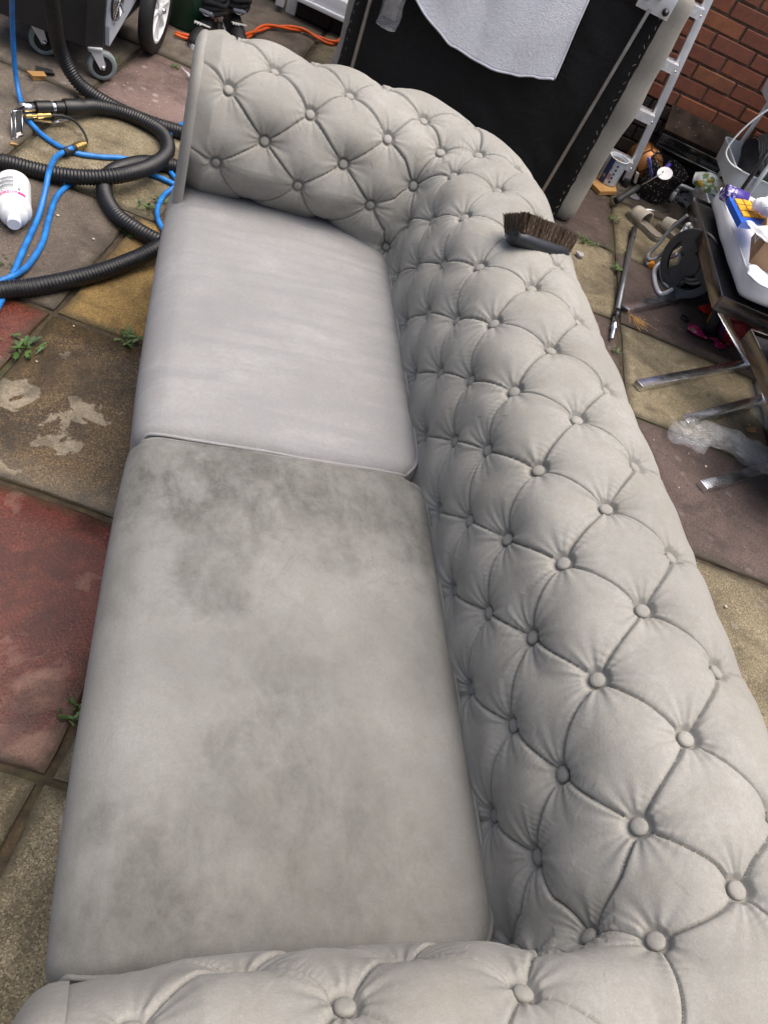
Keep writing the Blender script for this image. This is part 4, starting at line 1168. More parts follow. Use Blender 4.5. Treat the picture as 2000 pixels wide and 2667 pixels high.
corr_hose('vacuum_hose', [(0.30, 2.72, Z), (0.040, 2.753, 0.026), (-0.054, 2.751, 0.026), (-0.142, 2.710, 0.026), (-0.219, 2.602, 0.026), (-0.226, 2.485, 0.026), (-0.178, 2.367, 0.026), (-0.100, 2.302, 0.026), (-0.001, 2.258, 0.026), (0.12, 2.22, Z), (0.30, 2.28, Z)],
          'black corrugated hose bent in a tight loop beside the sofa front, under the others')
corr_hose('vacuum_hose', [(0.22, 2.46, Z), (0.041, 2.349, 0.03), (-0.023, 2.208, 0.05), (-0.094, 2.131, 0.034), (-0.191, 2.031, 0.026), (-0.302, 1.935, 0.026), (-0.381, 1.883, 0.026), (-0.538, 1.824, 0.026), (-0.95, 1.95, .026), (-1.4, 2.3, .026)],
          'black corrugated hose sweeping left across the ochre slab, lowest in the photo')
# blue solution hose
def blue(pts, label, r=0.0088):
    path = even(spline([Vector(p) for p in pts], 8), 0.014); o0 = path[0].copy()
    mb = MB(); mb.tube([p - o0 for p in path], r, 10); o = mb.build('solution_hose', MAT['blue_hose'], None, True); o.location = o0
    return tag(o, label, 'hose', 'blue solution hose')
blue([(-0.509, 2.556, 0.62), (-0.564, 2.833, 0.42), (-0.593, 2.973, 0.25), (-0.594, 3.005, 0.1), (-0.571, 2.959, 0.02), (-0.519, 2.833, 0.009), (-0.442, 2.741, 0.009), (-0.355, 2.699, 0.009), (-0.270, 2.716, 0.009), (-0.184, 2.748, 0.009), (-0.113, 2.696, 0.009), (-0.046, 2.678, 0.009), (0.030, 2.634, 0.009), (0.12, 2.5, .009)],
     'blue hose hanging at the left and passing under the hand tool towards the sofa')
blue([(-0.354, 2.689, 0.03), (-0.380, 2.660, 0.022), (-0.396, 2.588, 0.03), (-0.384, 2.413, 0.08), (-0.384, 2.350, 0.05), (-0.389, 2.253, 0.014), (-0.398, 2.077, 0.012), (-0.403, 1.916, 0.012), (-0.410, 1.809, 0.012), (-0.432, 1.672, 0.012), (-0.62, 1.45, .010), (-1.0, 1.40, .010), (-1.4, 1.7, .010)],
     'blue hose running from the brass coupler down to the left edge, topmost')
blue([(-0.289, 2.582, 0.009), (-0.327, 2.509, 0.009), (-0.358, 2.412, 0.009), (-0.360, 2.275, 0.009), (-0.356, 2.150, 0.009), (-0.372, 2.022, 0.011), (-0.398, 1.946, 0.02), (-0.434, 1.902, 0.02), (-0.494, 1.833, 0.034), (-0.80, 2.0, .05), (-1.15, 2.25, .010), (-1.5, 2.6, .010)],
     'blue hose bending out from under the black loop beside the topmost blue hose')
blue([(0.10, 3.02, .009), (0.007, 3.133, 0.011), (-0.033, 3.063, 0.014), (-0.058, 2.976, 0.016), (-0.068, 2.854, 0.009), (-0.039, 2.758, 0.009), (-0.003, 2.662, 0.016), (-0.038, 2.582, 0.01), (-0.054, 2.479, 0.009), (-0.037, 2.392, 0.009), (0.000, 2.352, 0.009), (0.1, 2.4, .009)],
     'blue hose curling in small arcs close to the sofa front')

# ------------------------------------------------------------------ hand tool with brass valve
HT = thing('upholstery_tool', 'chrome upholstery hand tool with black grip and brass valve, left of the hoses', 'hand tool', (-0.550, 2.897, 0))
o0 = Vector((-0.550, 2.897, 0))
A_ = Vector((-0.536, 2.838, 0.045)) - o0; B_ = Vector((-0.362, 2.957, 0.045)) - o0
ax = (B_ - A_); Lx = ax.length; axn = ax.normalized()
Mx = Matrix.Translation(A_) @ axn.to_track_quat('Z', 'Y').to_matrix().to_4x4()
sc_ = Lx / 0.225
mb = MB(); mb.lathe([(0.016, -0.010), (0.018, 0.0), (0.0185, 0.055 * sc_)], 20, Mx); mb.lathe([(0.0185, 0.100 * sc_), (0.0185, 0.125 * sc_)], 20, Mx); mb.build('tube', MAT['chrome'], HT, True)
mb = MB(); mb.lathe([(0.0215, 0.045 * sc_), (0.0215, 0.102 * sc_)], 20, Mx); mb.build('grip', MAT['black_plastic'], HT, auto=40)
mb = MB(); mb.lathe([(0.0205, 0.120 * sc_), (0.0205, 0.152 * sc_), (0.026, 0.152 * sc_), (0.0275, 0.16 * sc_), (0.0275, 0.205 * sc_), (0.024, 0.232 * sc_)], 20, Mx); mb.build('hose_cuff', MAT['black_plastic'], HT, auto=40)
# flared vacuum head turned down to the floor
hd = [Vector(p_) - o0 for p_ in ((-0.559, 2.757, 0.062), (-0.531, 2.788, 0.06), (-0.518, 2.728, 0.006), (-0.543, 2.690, 0.004))]
bk = [Vector(p_) - o0 for p_ in ((-0.547, 2.796, 0.066), (-0.528, 2.823, 0.062), (-0.526, 2.808, 0.035), (-0.541, 2.799, 0.035))]
mb = MB(); V = hd + bk; mb.add(V, [(0, 1, 5, 4), (1, 2, 6, 5), (2, 3, 7, 6), (3, 0, 4, 7), (4, 5, 6, 7)])
hb = mb.build('head', MAT['dark_chrome'], HT)
mb = MB(); mb.add([h_.lerp(k_, 0.22) for h_, k_ in zip(hd, bk)], [(0, 1, 2, 3)]); mb.build('mouth_shade', MAT['black_plastic'], hb)  # black inner sheet stands in for the shade inside the open head
mb = MB(); nrm_ = (hd[1] - hd[0]).cross(hd[3] - hd[0]).normalized()
if nrm_.dot(Vector((0, -1, 0.3))) < 0: nrm_ = -nrm_
mid = [hd[0].lerp(hd[1], 0.35), hd[3].lerp(hd[2], 0.35)]
mb.bar(hd[0].lerp(hd[1], 0.18) + nrm_ * 0.001, hd[3].lerp(hd[2], 0.18) + nrm_ * 0.001, 0.009, 0.003, up=nrm_); mb.build('slot', MAT['black_plastic'], hb)
mb = MB()
for a_, b_ in ((hd[0], hd[1]), (hd[1], hd[2]), (hd[2], hd[3]), (hd[3], hd[0]), (mid[0], mid[1])): mb.tube([a_, b_], 0.0022, 6)
mb.build('lip', MAT['chrome'], hb, True)
v0 = Vector((-0.524, 2.813, 0.028)) - o0; v1 = Vector((-0.450, 2.868, 0.03)) - o0
def along(a_, b_): return Matrix.Translation(a_) @ (b_ - a_).normalized().to_track_quat('Z', 'Y').to_matrix().to_4x4()
Lv = (v1 - v0).length; Mv = along(v0, v1)
mb = MB(); mb.lathe([(0.004, 0), (0.0075, 0.001), (0.0075, Lv * .22), (0.005, Lv * .24), (0.005, Lv * .42), (0.0085, Lv * .44), (0.0085, Lv * .66), (0.006, Lv * .68), (0.0075, Lv * .72), (0.0075, Lv * .95), (0.004, Lv)], 8, Mv); mb.build('brass_valve', MAT['brass'], HT, auto=30)
t0 = Vector((-0.499, 2.823, 0.02)) - o0; t1 = Vector((-0.441, 2.847, 0.018)) - o0; t2 = Vector((-0.401, 2.879, 0.026)) - o0
mb = MB(); mb.bar(t0, t1, 0.014, 0.003); mb.bar(t1, t2, 0.014, 0.003); mb.build('trigger', MAT['chrome'], HT)
wp = spline([Vector(p_) - o0 for p_ in ((-0.452, 2.864, 0.03), (-0.416, 2.884, 0.03), (-0.376, 2.872, 0.03), (-0.339, 2.821, 0.028), (-0.319, 2.772, 0.022), (-0.323, 2.734, 0.02))], 8)
mb = MB(); mb.tube(wp, 0.0045, 8); mb.build('feed_pipe', MAT['black_rubber'], HT, True)
c0 = Vector((-0.379, 2.659, 0.02)) - o0; c1 = Vector((-0.350, 2.708, 0.02)) - o0; c2 = Vector((-0.323, 2.751, 0.02)) - o0
Lc = (c1 - c0).length; Mc = along(c0, c1)
mb = MB(); mb.lathe([(0.012 if k % 2 else 0.0145, Lc * k / 13) for k in range(14)], 14, Mc); mb.build('coupler_sleeve', MAT['black_rubber'], HT, auto=40)
Lc2 = (c2 - c1).length; Mc2 = along(c1, c2)
mb = MB(); mb.lathe([(0.009, -0.002), (0.0145, 0.001), (0.0145, Lc2 * .18), (0.0165, Lc2 * .2), (0.0165, Lc2 * .36), (0.0145, Lc2 * .38), (0.0145, Lc2 * .5), (0.0165, Lc2 * .52), (0.0165, Lc2 * .68), (0.0135, Lc2 * .7), (0.0135, Lc2 * .95), (0.007, Lc2 * 1.1)], 18, Mc2); mb.build('coupler', MAT['brass'], HT, auto=35)

# ------------------------------------------------------------------ white bottle of cleaning product lying on its side
def bottle_mat():
    t = NT('bottle_white'); sp_ = t.sep(t.obj()); n = t.noise(t.obj(), 20, 3)
    t.set(color=t.ramp(n, [(0.3, (0.70, 0.72, 0.73)), (0.7, (0.78, 0.80, 0.81))]), rough=0.34); return t.m
bo_a = Vector((-0.471, 2.335, 0.051)); bo_b = Vector((-0.437, 2.163, 0.04))
bo = thing('cleaner_bottle', 'white bottle with pink label band lying on its side below the hose', 'bottle', (bo_a.x, bo_a.y, 0))
Mb_ = Matrix.Translation(bo_a - Vector((bo_a.x, bo_a.y, 0))) @ (bo_b - bo_a).normalized().to_track_quat('Z', 'X').to_matrix().to_4x4()
BL = (bo_b - bo_a).length
mb = MB(); mb.lathe([(0.001, -0.022), (0.040, -0.022), (0.047, -0.016), (0.0485, -0.006), (0.0485, BL * .58), (0.0500, BL * .60), (0.0500, BL * .665), (0.0465, BL * .72), (0.039, BL * .755), (0.0380, BL * .77), (0.0395, BL * .80), (0.037, BL * .845), (0.029, BL * .89), (0.020, BL * .91), (0.017, BL * .93)], 40, Mb_)
mb.build('body', bottle_mat(), bo, True)
mb = MB(); mb.lathe([(0.0185, BL * .91), (0.0195, BL * .915), (0.0195, BL * 1.02), (0.0182, BL * 1.03), (0.001, BL * 1.03)], 30, Mb_); mb.build('cap', plain('bottle_cap', (0.66, 0.70, 0.77), 0.4), bo, auto=35)
def wrap(r0, z0, z1, a0, a1, n=20):
    V = []; F = []
    for i in range(n + 1):
        a_ = a0 + (a1 - a0) * i / n
        V += [(r0 * math.cos(a_), r0 * math.sin(a_), z0), (r0 * math.cos(a_), r0 * math.sin(a_), z1)]
    for i in range(n): F.append((2 * i, 2 * i + 2, 2 * i + 3, 2 * i + 1))
    return V, F
# which way is up in the bottle's own frame
upl = (Mb_.to_3x3().inverted() @ Vector((0, -0.25, 1))).normalized(); ua = math.atan2(upl.y, upl.x)
MAT['pink'] = plain('pink_print', (0.72, 0.045, 0.22), 0.45, var=0.05); MAT['ink'] = plain('grey_ink', (0.14, 0.15, 0.16), 0.6); MAT['print_white'] = plain('white_print', (0.8, 0.8, 0.8), 0.5)
mb = MB(); mb.add(*wrap(0.0491, BL * .495, BL * .565, ua - 0.75, ua + 1.35), M=Mb_); pk = mb.build('label_band', MAT['pink'], bo, True)
def text_mesh(body, size):
    cu = bpy.data.curves.new('txt', 'FONT'); cu.body = body; cu.size = size; cu.align_x = 'CENTER'; cu.align_y = 'CENTER'
    to = bpy.data.objects.new('txt', cu); COL.objects.link(to)
    dg = bpy.context.evaluated_depsgraph_get(); me = bpy.data.meshes.new_from_object(to.evaluated_get(dg))
    V = [v.co.copy() for v in me.vertices]; F = [tuple(p.vertices) for p in me.polygons]
    bpy.data.objects.remove(to, do_unlink=True)
    return V, F
def round_text(body, size, r0, zc, ac, mat, parent, nm):
    V, F = text_mesh(body, size)
    mb = MB(); mb.add([(r0 * math.cos(ac - v.x / r0), r0 * math.sin(ac - v.x / r0), zc + v.y) for v in V], F, Mb_)
    return mb.build(nm, mat, parent)
round_text('PROCHEM', 0.0165, 0.0495, BL * .53, ua + 0.48, MAT['print_white'], pk, 'lettering')
round_text('Citrus', 0.015, 0.0489, BL * .445, ua + 0.30, MAT['ink'], bo, 'lettering')
mb = MB()
for k in range(9):
    zc = BL * (.385 - .034 * k)
    mb.add(*wrap(0.0489, zc, zc + 0.0022 + 0.001 * (k % 3), ua - 0.05, ua + 0.95 - 0.1 * (k % 4), 10), M=Mb_)
mb.build('small_print', MAT['ink'], bo)
mb = MB(); mb.add(*wrap(0.0489, BL * .40, BL * .46, ua - 0.42, ua - 0.28, 4), M=Mb_); mb.add(*wrap(0.0489, BL * .36, BL * .38, ua - 0.50, ua - 0.35, 4), M=Mb_); mb.add(*wrap(0.0489, BL * .28, BL * .295, ua - 0.42, ua - 0.25, 4), M=Mb_)
mb.build('symbols', MAT['ink'], bo)

# ------------------------------------------------------------------ right-hand clutter, from the wall forwards
WE = Vector((0.95424, -0.29904, 0.0))
def wpos(w, d, z=0.0): 
    p = WE * w + WN_ * d; return Vector((p.x, p.y, z))
# small black gloss side table against the wall
def table_top_mat():
    t = NT('weathered_black_top'); w = t.world(); n = t.noise(w, 160, 4, 0.75); b = t.noise(w, 14, 4)
    col = t.ramp(b, [(0.3, (0.014, 0.010, 0.008)), (0.7, (0.045, 0.030, 0.022))])
    col = t.mix(t.range(n, 0.64, 0.72, 0, 0.8), col, (0.16, 0.13, 0.11))
    sp_ = t.voro(w, 42.0); col = t.mix(t.range(sp_, 0.07, 0.05, 0, 0.9), col, (0.6, 0.6, 0.6))
    t.set(color=col, rough=0.9, spec=0.15, normal=t.bump(n, 0.6, 0.004)); return t.m
MAT['brushed0'] = metal_mat('strip_chrome', (0.75, 0.77, 0.78), 0.2, 0.2)
MAT['gloss_black'] = plain('gloss_black', (0.008, 0.008, 0.009), 0.10, var=0.3, scale=10, coat=0.6)
T_ = thing('gloss_bench', 'low black gloss bench with weathered sloping top against the brick wall', 'bench', wpos(1.40, 4.50), (0, 0, WA))
tilt_ = math.atan2(0.085, 0.125)
Mt = Matrix.Translation((0, 0.03, 0.345)) @ Matrix.Rotation(tilt_, 4, 'X')
mb = MB(); mb.box((0, 0, 0), (0.66, 0.152, 0.016), Mt, bev=0.002); mb.build('top', table_top_mat(), T_, auto=40)
mb = MB(); mb.box((0, -0.026, 0.252), (0.65, 0.012, 0.072), bev=0.002); mb.build('apron', MAT['gloss_black'], T_, auto=40)
for z in (0.284, 0.222):
    mb = MB(); mb.box((0, -0.0345, z), (0.65, 0.004, 0.005)); mb.build('trim', MAT['chrome'], T_)
for x in (-0.30, 0.30):
    mb = MB(); mb.box((x, 0.03, 0.108), (0.036, 0.07, 0.216), bev=0.003); mb.build('leg', MAT['gloss_black'], T_, auto=40)
for x in (-0.328, 0.328):
    mb = MB(); mb.box((x, 0.035, 0.255), (0.006, 0.10, 0.078), bev=0.001); mb.build('end_panel', MAT['gloss_black'], T_, auto=40)
a_ = Vector((2.525, 4.031, 0.2)); b_ = Vector((2.810, 4.037, 0.11)); o = thing('chrome_strip', 'flat chrome strip sloping down in front of the black gloss bench', 'strip', (b_.x, b_.y, 0)); z_ = Vector((b_.x, b_.y, 0))
mb = MB(); mb.bar(a_ - z_, b_ - z_, 0.024, 0.006); mb.build('bar', MAT['brushed0'], o)
mb = MB(); mb.bar(b_ - z_ - Vector((0, 0, 0.004)), Vector((0.0, 0.02, 0.0)), 0.02, 0.02, up=(0, 1, 0)); mb.build('stand', MAT['gloss_black'], o)

# footballs
def ball_mat(name, base, lines, patch, metal=0.0, scale=4.2):
    t = NT(name); co = t.obj()
    e = t.voro(co, scale, 'DISTANCE_TO_EDGE'); c = t.sep(t.voro(co, scale, out='Color'))
    col = t.mix(t.range(c[0], 0.62, 0.66, 0, 0.85), base, patch)
    e2 = t.voro(co, scale * 3.1); col = t.mix(t.math('MULTIPLY', t.range(e2, 0.22, 0.18, 0, 0.9), t.range(c[1], 0.5, 0.55, 0, 1)), col, (0.6, 0.58, 0.55))
    col = t.mix(t.range(e, 0.035, 0.012, 0, 0.95), col, lines)
    t.set(color=col, rough=0.38, metal=metal, normal=t.bump(t.range(e, 0.0, 0.05), 0.7, 0.006)); return t.m
def ball(loc, r, mat, label, rot=(0, 0, 0)):
    bm = bmesh.new(); bmesh.ops.create_icosphere(bm, subdivisions=4, radius=r); me = bpy.data.meshes.new('football'); bm.to_mesh(me); bm.free(); me.shade_smooth(); me.materials.append(mat)
    o = bpy.data.objects.new('football', me); link(o); o.location = loc; o.rotation_euler = rot
    return tag(o, label, 'ball')
b1 = ball(wpos(1.075, 4.50, 0.105), 0.105, ball_mat('bronze_ball', (0.30, 0.125, 0.035), (0.02, 0.012, 0.008), (0.24, 0.10, 0.03), 0.45, 9.0), 'shiny bronze football lying behind the ladder foot', (0.3, 0.2, 0.5))
b2 = ball((2.383, 2.574, 0.095), 0.095, ball_mat('red_ball', (0.26, 0.008, 0.014), (0.10, 0.004, 0.01), (0.035, 0.03, 0.10), 0.0, 11.0), 'glossy red and navy football under the white padded seat', (0.8, 0.1, 0.2))

# paint can on a bit of board
bd = [Vector((2.034, 3.861, 0.02)), Vector((2.009, 3.759, 0.02)), Vector((2.052, 3.654, 0.02)), Vector((2.172, 3.716, 0.02)), Vector((2.203, 3.847, 0.02))]
c0 = sum(bd, Vector()) / 5
mb = MB(); mb.prism([(p.x - c0.x, p.y - c0.y) for p in bd], 0.001, 0.021); o = mb.build('board_offcut', MAT['pine'], None); o.location = (c0.x, c0.y, 0)
tag(o, 'bare wooden board offcut under the paint can', 'board')
def can_mat():
    t = NT('paint_can_print'); s_ = t.sep(t.obj())
    n = t.noise(t.obj(), 30, 3)
    ang = t.math('ARCTAN2', s_[1], s_[0])
    col = t.ramp(n, [(0.3, (0.42, 0.47, 0.53)), (0.7, (0.55, 0.60, 0.65))])
    col = t.mix(t.math('MULTIPLY', t.range(ang, -2.95, -2.9, 0, 1), t.range(ang, -2.25, -2.3, 0, 1)), col, (0.03, 0.055, 0.16))
    t.set(color=col, rough=0.35, metal=0.25); return t.m
pc = thing('paint_can', 'small white and blue paint can standing on the board offcut', 'paint can', Vector((2.133, 3.798, 0.022)))
mb = MB(); mb.lathe([(0.050, 0.0), (0.053, 0.004), (0.053, 0.124), (0.055, 0.126), (0.055, 0.131), (0.049, 0.131), (0.047, 0.124), (0.041, 0.124), (0.040, 0.116), (0.001, 0.116)], 40); mb.build('body', can_mat(), pc, auto=35)
mb = MB(); mb.lathe([(0.001, 0.1175), (0.0385, 0.1175)], 24, None, False, False); mb.build('dried_paint', plain('dried_paint', (0.13, 0.10, 0.08), 0.7, var=0.6, scale=60), pc)
mb = MB(); mb.tube([(0.052 * math.cos(q_ * math.pi / 18), 0.052 * math.sin(q_ * math.pi / 18), 0.1315) for q_ in range(36)], 0.0034, 8, closed=True); mb.build('rim', MAT['white_metal'], pc, True)
mb = MB()
for k in range(5): mb.lathe([(0.001, 0.0), (0.0062, 0.0), (0.0062, 0.0012), (0.001, 0.0014)], 12, Matrix.Rotation(R(-103), 4, 'Z') @ Matrix.Translation((0.0532, 0, 0.022 + 0.021 * k)) @ Matrix.Rotation(R(90), 4, 'Y'))
mb.build('symbols', plain('navy_print', (0.03, 0.05, 0.14), 0.5), pc)
mb = MB()
for k, (aa, zz, ww, hh) in enumerate(((-128, 0.088, 0.006, 0.020), (-120, 0.045, 0.018, 0.030), (-150, 0.038, 0.014, 0.016))):
    mb.box((0.0533, 0, zz), (0.0014, ww, hh), Matrix.Rotation(R(aa), 4, 'Z'))
mb.build('print', plain('red_grey_print', (0.30, 0.20, 0.22), 0.5), pc)

# black bucket of decorating tools, spattered
def spatter(name, base, amount):
    t = NT(name); co = t.obj(); v = t.voro(co, 75.0); v2 = t.voro(co, 28.0); n = t.noise(co, 60, 3)
    m = t.range(v, amount, amount * 0.7, 0, 1); m2 = t.range(t.math('ADD', v2, t.math('MULTIPLY', n, 0.2)), 0.24, 0.20, 0, 1)
    t.set(color=t.mix(t.math('MAXIMUM', m, m2), base, (0.62, 0.62, 0.62)), rough=0.42); return t.m
bk_ = thing('decorating_bucket', 'black paint-spattered bucket holding brushes beside the ladder', 'bucket', Vector((2.429, 3.847, 0)), (R(6), R(4), 0))
mb = MB(); mb.lathe([(0.001, 0.0), (0.082, 0.0), (0.086, 0.006), (0.106, 0.175), (0.111, 0.176), (0.111, 0.187), (0.103, 0.187), (0.084, 0.02), (0.001, 0.02)], 36); mb.build('shell', spatter('bucket_spatter', (0.010, 0.010, 0.012), 0.22), bk_, auto=35)
mb = MB(); mb.tube([(0.112 * math.cos(R(a_)), 0.10 * math.sin(R(a_)) - 0.02, 0.16 - 0.12 * math.sin(R(a_))) for a_ in range(0, 181, 12)], 0.0028, 6); mb.build('handle', MAT['chrome'], bk_, True)
def brush_tool(a_, b_, r, mat, label, hair=None):
    a_ = Vector(a_); b_ = Vector(b_)
    L_ = (b_ - a_).length; M = along(Vector((0, 0, 0)), b_ - a_)
    mb = MB(); mb.lathe([(r * .5, 0), (r * .8, L_ * .04), (r, L_ * .2), (r * .7, L_ * .5), (r * 1.1, L_ * .8), (r * .8, L_ * .97), (r * .3, L_)], 12, M); o = mb.build('paint_brush', mat, None, True); o.location = a_
    return tag(o, label, 'brush')
MAT['purple'] = plain('purple_plastic', (0.055, 0.035, 0.25), 0.38, var=0.15)
brush_tool(Vector((2.348, 3.784, 0.12)), Vector((2.209, 3.681, 0.24)), 0.010, spatter('brush_spatter', (0.10, 0.10, 0.42), 0.30), 'purple paint-speckled brush handle upright in the black bucket')
brush_tool(Vector((2.311, 3.673, 0.17)), Vector((2.381, 3.749, 0.22)), 0.012, MAT['purple'], 'plain purple brush handle leaning right in the black bucket')
mb = MB(); ml = Vector((2.345, 3.686, 0.19)); mb.prism([(0.05 * math.cos(q_ * math.pi / 12), 0.034 * math.sin(q_ * math.pi / 12)) for q_ in range(24)], 0, 0.003); lid = mb.build('plastic_disc', MAT['white_plastic'], None); lid.location = ml; lid.rotation_euler = (0.5, -0.25, 0.4); tag(lid, 'white plastic lid stuck upright in the black bucket', 'lid')
if False: mb = MB(); mb.prism([(0.018 + 0.015 * math.cos(q_ * math.pi / 8), 0.013 * math.sin(q_ * math.pi / 8)) for q_ in range(16)], 0.0031, 0.0046)
# paint roller leaning across the bucket
ra, rb_, rc = Vector((2.113, 3.574, 0.03)), Vector((2.234, 3.654, 0.1)), Vector((2.285, 3.617, 0.21))
ro = thing('paint_roller', 'black handled paint roller leaning across the front of the bucket', 'roller', (ra.x, ra.y, 0)); z0_ = Vector((ra.x, ra.y, 0))
M = along(ra - z0_, rb_ - z0_); L_ = (rb_ - ra).length
mb = MB(); mb.lathe([(0.012, 0), (0.019, 0.004), (0.019, L_ * .2), (0.015, L_ * .35), (0.0175, L_ * .7), (0.012, L_)], 18, M); mb.build('handle', MAT['black_rubber'], ro, True)
mb = MB(); mb.tube([rb_ - z0_, rc - z0_, rc - z0_ + Vector((0.02, 0.03, 0.0))], 0.0035, 8); mb.build('frame', MAT['chrome'], ro, True)
# white scraper blade between them
sa = Vector((2.286, 3.795, 0.06)); sb = Vector((2.258, 3.775, 0.12))
mb = MB(); mb.bar(sa - Vector((sa.x, sa.y, 0)), sb - Vector((sa.x, sa.y, 0)), 0.016, 0.004); o = mb.build('paint_stirrer', MAT['white_plastic'], None); o.location = (sa.x, sa.y, 0); tag(o, 'white stirring stick standing against the black bucket', 'stick')
mb = MB(); q0 = Vector((2.307, 3.769, 0)); mb.lathe([(0.001, 0), (0.036, 0), (0.036, 0.006), (0.030, 0.009), (0.001, 0.010)], 24); o = mb.build('round_lid', plain('grey_lid', (0.22, 0.21, 0.22), 0.5), None, auto=35); o.location = q0; tag(o, 'round grey lid lying under the roller handle', 'lid')
# paint tray
pt = Vector((2.646, 3.969, 0)); mb = MB()
mb.add([(-.13, -.10, .004), (.13, -.10, .004), (.13, .10, .05), (-.13, .10, .05), (-.13, -.10, .0), (.13, -.10, .0), (.13, .10, .046), (-.13, .10, .046)], [(0, 1, 2, 3), (7, 6, 5, 4), (0, 4, 5, 1), (1, 5, 6, 2), (2, 6, 7, 3), (3, 7, 4, 0)])
mb.bar((-.13, -.1, .02), (-.13, .1, .06), .008, .03); mb.bar((.13, -.1, .02), (.13, .1, .06), .008, .03); mb.bar((-.13, -.1, .015), (.13, -.1, .015), .008, .03)
def tray_mat():
    t = NT('paint_tray'); co = t.obj(); n = t.noise(co, 16, 5, 0.6, 0.7); t.set(color=t.ramp(n, [(0.45, (0.012, 0.012, 0.014)), (0.5, (0.30, 0.31, 0.34)), (0.62, (0.42, 0.43, 0.46))]), rough=0.4); return t.m
o = mb.build('paint_tray', tray_mat(), None); o.location = pt; o.rotation_euler = (0, 0, R(-25)); tag(o, 'black paint tray smeared with pale paint behind the bucket', 'tray')

# white three-tier trolley
CT = thing('utility_trolley', 'white metal utility trolley with deep trays at the right edge', 'trolley', (2.51, 3.425, 0), (0, 0, R(-15.5)))
CWd, CDp = 0.37, 0.42
def rrect(x0_, y0_, x1_, y1_, r, n=5):
    out = []
    for cx, cy, a0 in ((x1_ - r, y1_ - r, 0), (x0_ + r, y1_ - r, 90), (x0_ + r, y0_ + r, 180), (x1_ - r, y0_ + r, 270)):
        for k in range(n + 1): out.append((cx + r * math.cos(R(a0 + 90 * k / n)), cy + r * math.sin(R(a0 + 90 * k / n))))
    return out
for zb, zt in ((0.105, 0.200), (0.308, 0.402), (0.655, 0.752)):
    lo_p = rrect(0.012, 0.012, CWd - 0.012, CDp - 0.012, 0.035); hi_p = rrect(0, 0, CWd, CDp, 0.045); n = len(lo_p)
    rings = [(lo_p, zb), (hi_p, zt), (rrect(-0.004, -0.004, CWd + 0.004, CDp + 0.004, 0.047), zt), (rrect(-0.004, -0.004, CWd + 0.004, CDp + 0.004, 0.047), zt + 0.006), (rrect(0.003, 0.003, CWd - 0.003, CDp - 0.003, 0.042), zt + 0.006), (rrect(0.004, 0.004, CWd - 0.004, CDp - 0.004, 0.042), zt - 0.004), (rrect(0.016, 0.016, CWd - 0.016, CDp - 0.016, 0.032), zb + 0.004)]
    V = [(x, y, z) for pl_, z in rings for x, y in pl_]; F = [(i * n + k, i * n + (k + 1) % n, (i + 1) * n + (k + 1) % n, (i + 1) * n + k) for i in range(len(rings) - 1) for k in range(n)]
    F.append(tuple(range(n - 1, -1, -1))); F.append(tuple((len(rings) - 1) * n + k for k in range(n)))
    mesh_obj('tray', V, F, MAT['white_metal'], CT, True, 40)
for x, y in ((0.10, CDp + 0.012), (0.27, CDp + 0.012), (0.10, -0.012), (0.27, -0.012)):
    if y < 0: x += 0.02
    mb = MB(); mb.tube([(x, y, 0.075), (x, y, 0.80)], 0.011, 12); mb.build('post', MAT['white_metal'], CT, True)
for y in (-0.02, CDp + 0.02):
    mb = MB(); mb.tube(spline([(-0.055, y, 0.082), (-0.03, y, 0.098), (0.1, y, 0.098), (0.30, y, 0.098), (0.40, y, 0.098), (0.43, y, 0.082)], 5), 0.010, 10); mb.build('base_tube', MAT['white_metal'], CT, True)
for x in (-0.05, 0.42):
    for y in (-0.02, CDp + 0.02):
        mb = MB(); Mw = Matrix.Translation((x, y, 0.032)) @ Matrix.Rotation(R(70), 4, 'Z') @ Matrix.Rotation(R(90), 4, 'X'); mb.lathe([(0.004, -0.012), (0.022, -0.013), (0.031, -0.009), (0.031, 0.009), (0.022, 0.013), (0.004, 0.012)], 24, Mw); c = mb.build('caster_wheel', MAT['white_plastic'], CT, True)
        mb = MB(); mb.box((x, y, 0.062), (0.022, 0.030, 0.030), bev=0.005); mb.build('caster_fork', MAT['grey_plastic'], c, auto=40)
mb = MB(); hw = spline([(0.02, -0.01, 0.41), (-0.045, 0.015, 0.415), (-0.085, 0.04, 0.46), (-0.055, 0.05, 0.60), (0.02, 0.03, 0.74), (0.10, 0.0, 0.78)], 8); mb.tube(hw, 0.0042, 8)
o = mb.build('white_cable', MAT['white_plastic'], None, True); o.location = CT.location; o.rotation_euler = CT.rotation_euler; tag(o, 'thin white cable looping between the trolley trays', 'cable')
def in_cart(o, x, y, z): 
    M = Matrix.Translation(CT.location) @ Matrix.Rotation(R(-15.5), 4, 'Z'); o.location = M @ Vector((x, y, z)); return o
o = pillow('umbrella_pouch', (0.075, 0.32, 0.075), 0.036, MAT['trouser'], None, (10, 24, 10), 0.004, 0.012, 9, 2.0); in_cart(o, 0.10, 0.20, 0.40); o.rotation_euler = (R(14), 0, R(-22)); tag(o, 'rolled black cloth pouch lying in the middle trolley tray', 'pouch')
mb = MB(); mb.tube([(0.0 + 0.014 * math.cos(q_ * math.pi / 8), 0.17, 0.02 + 0.018 * math.sin(q_ * math.pi / 8)) for q_ in range(16)], 0.003, 6, closed=True); mb.build('loop', MAT['black_rubber'], o, True)
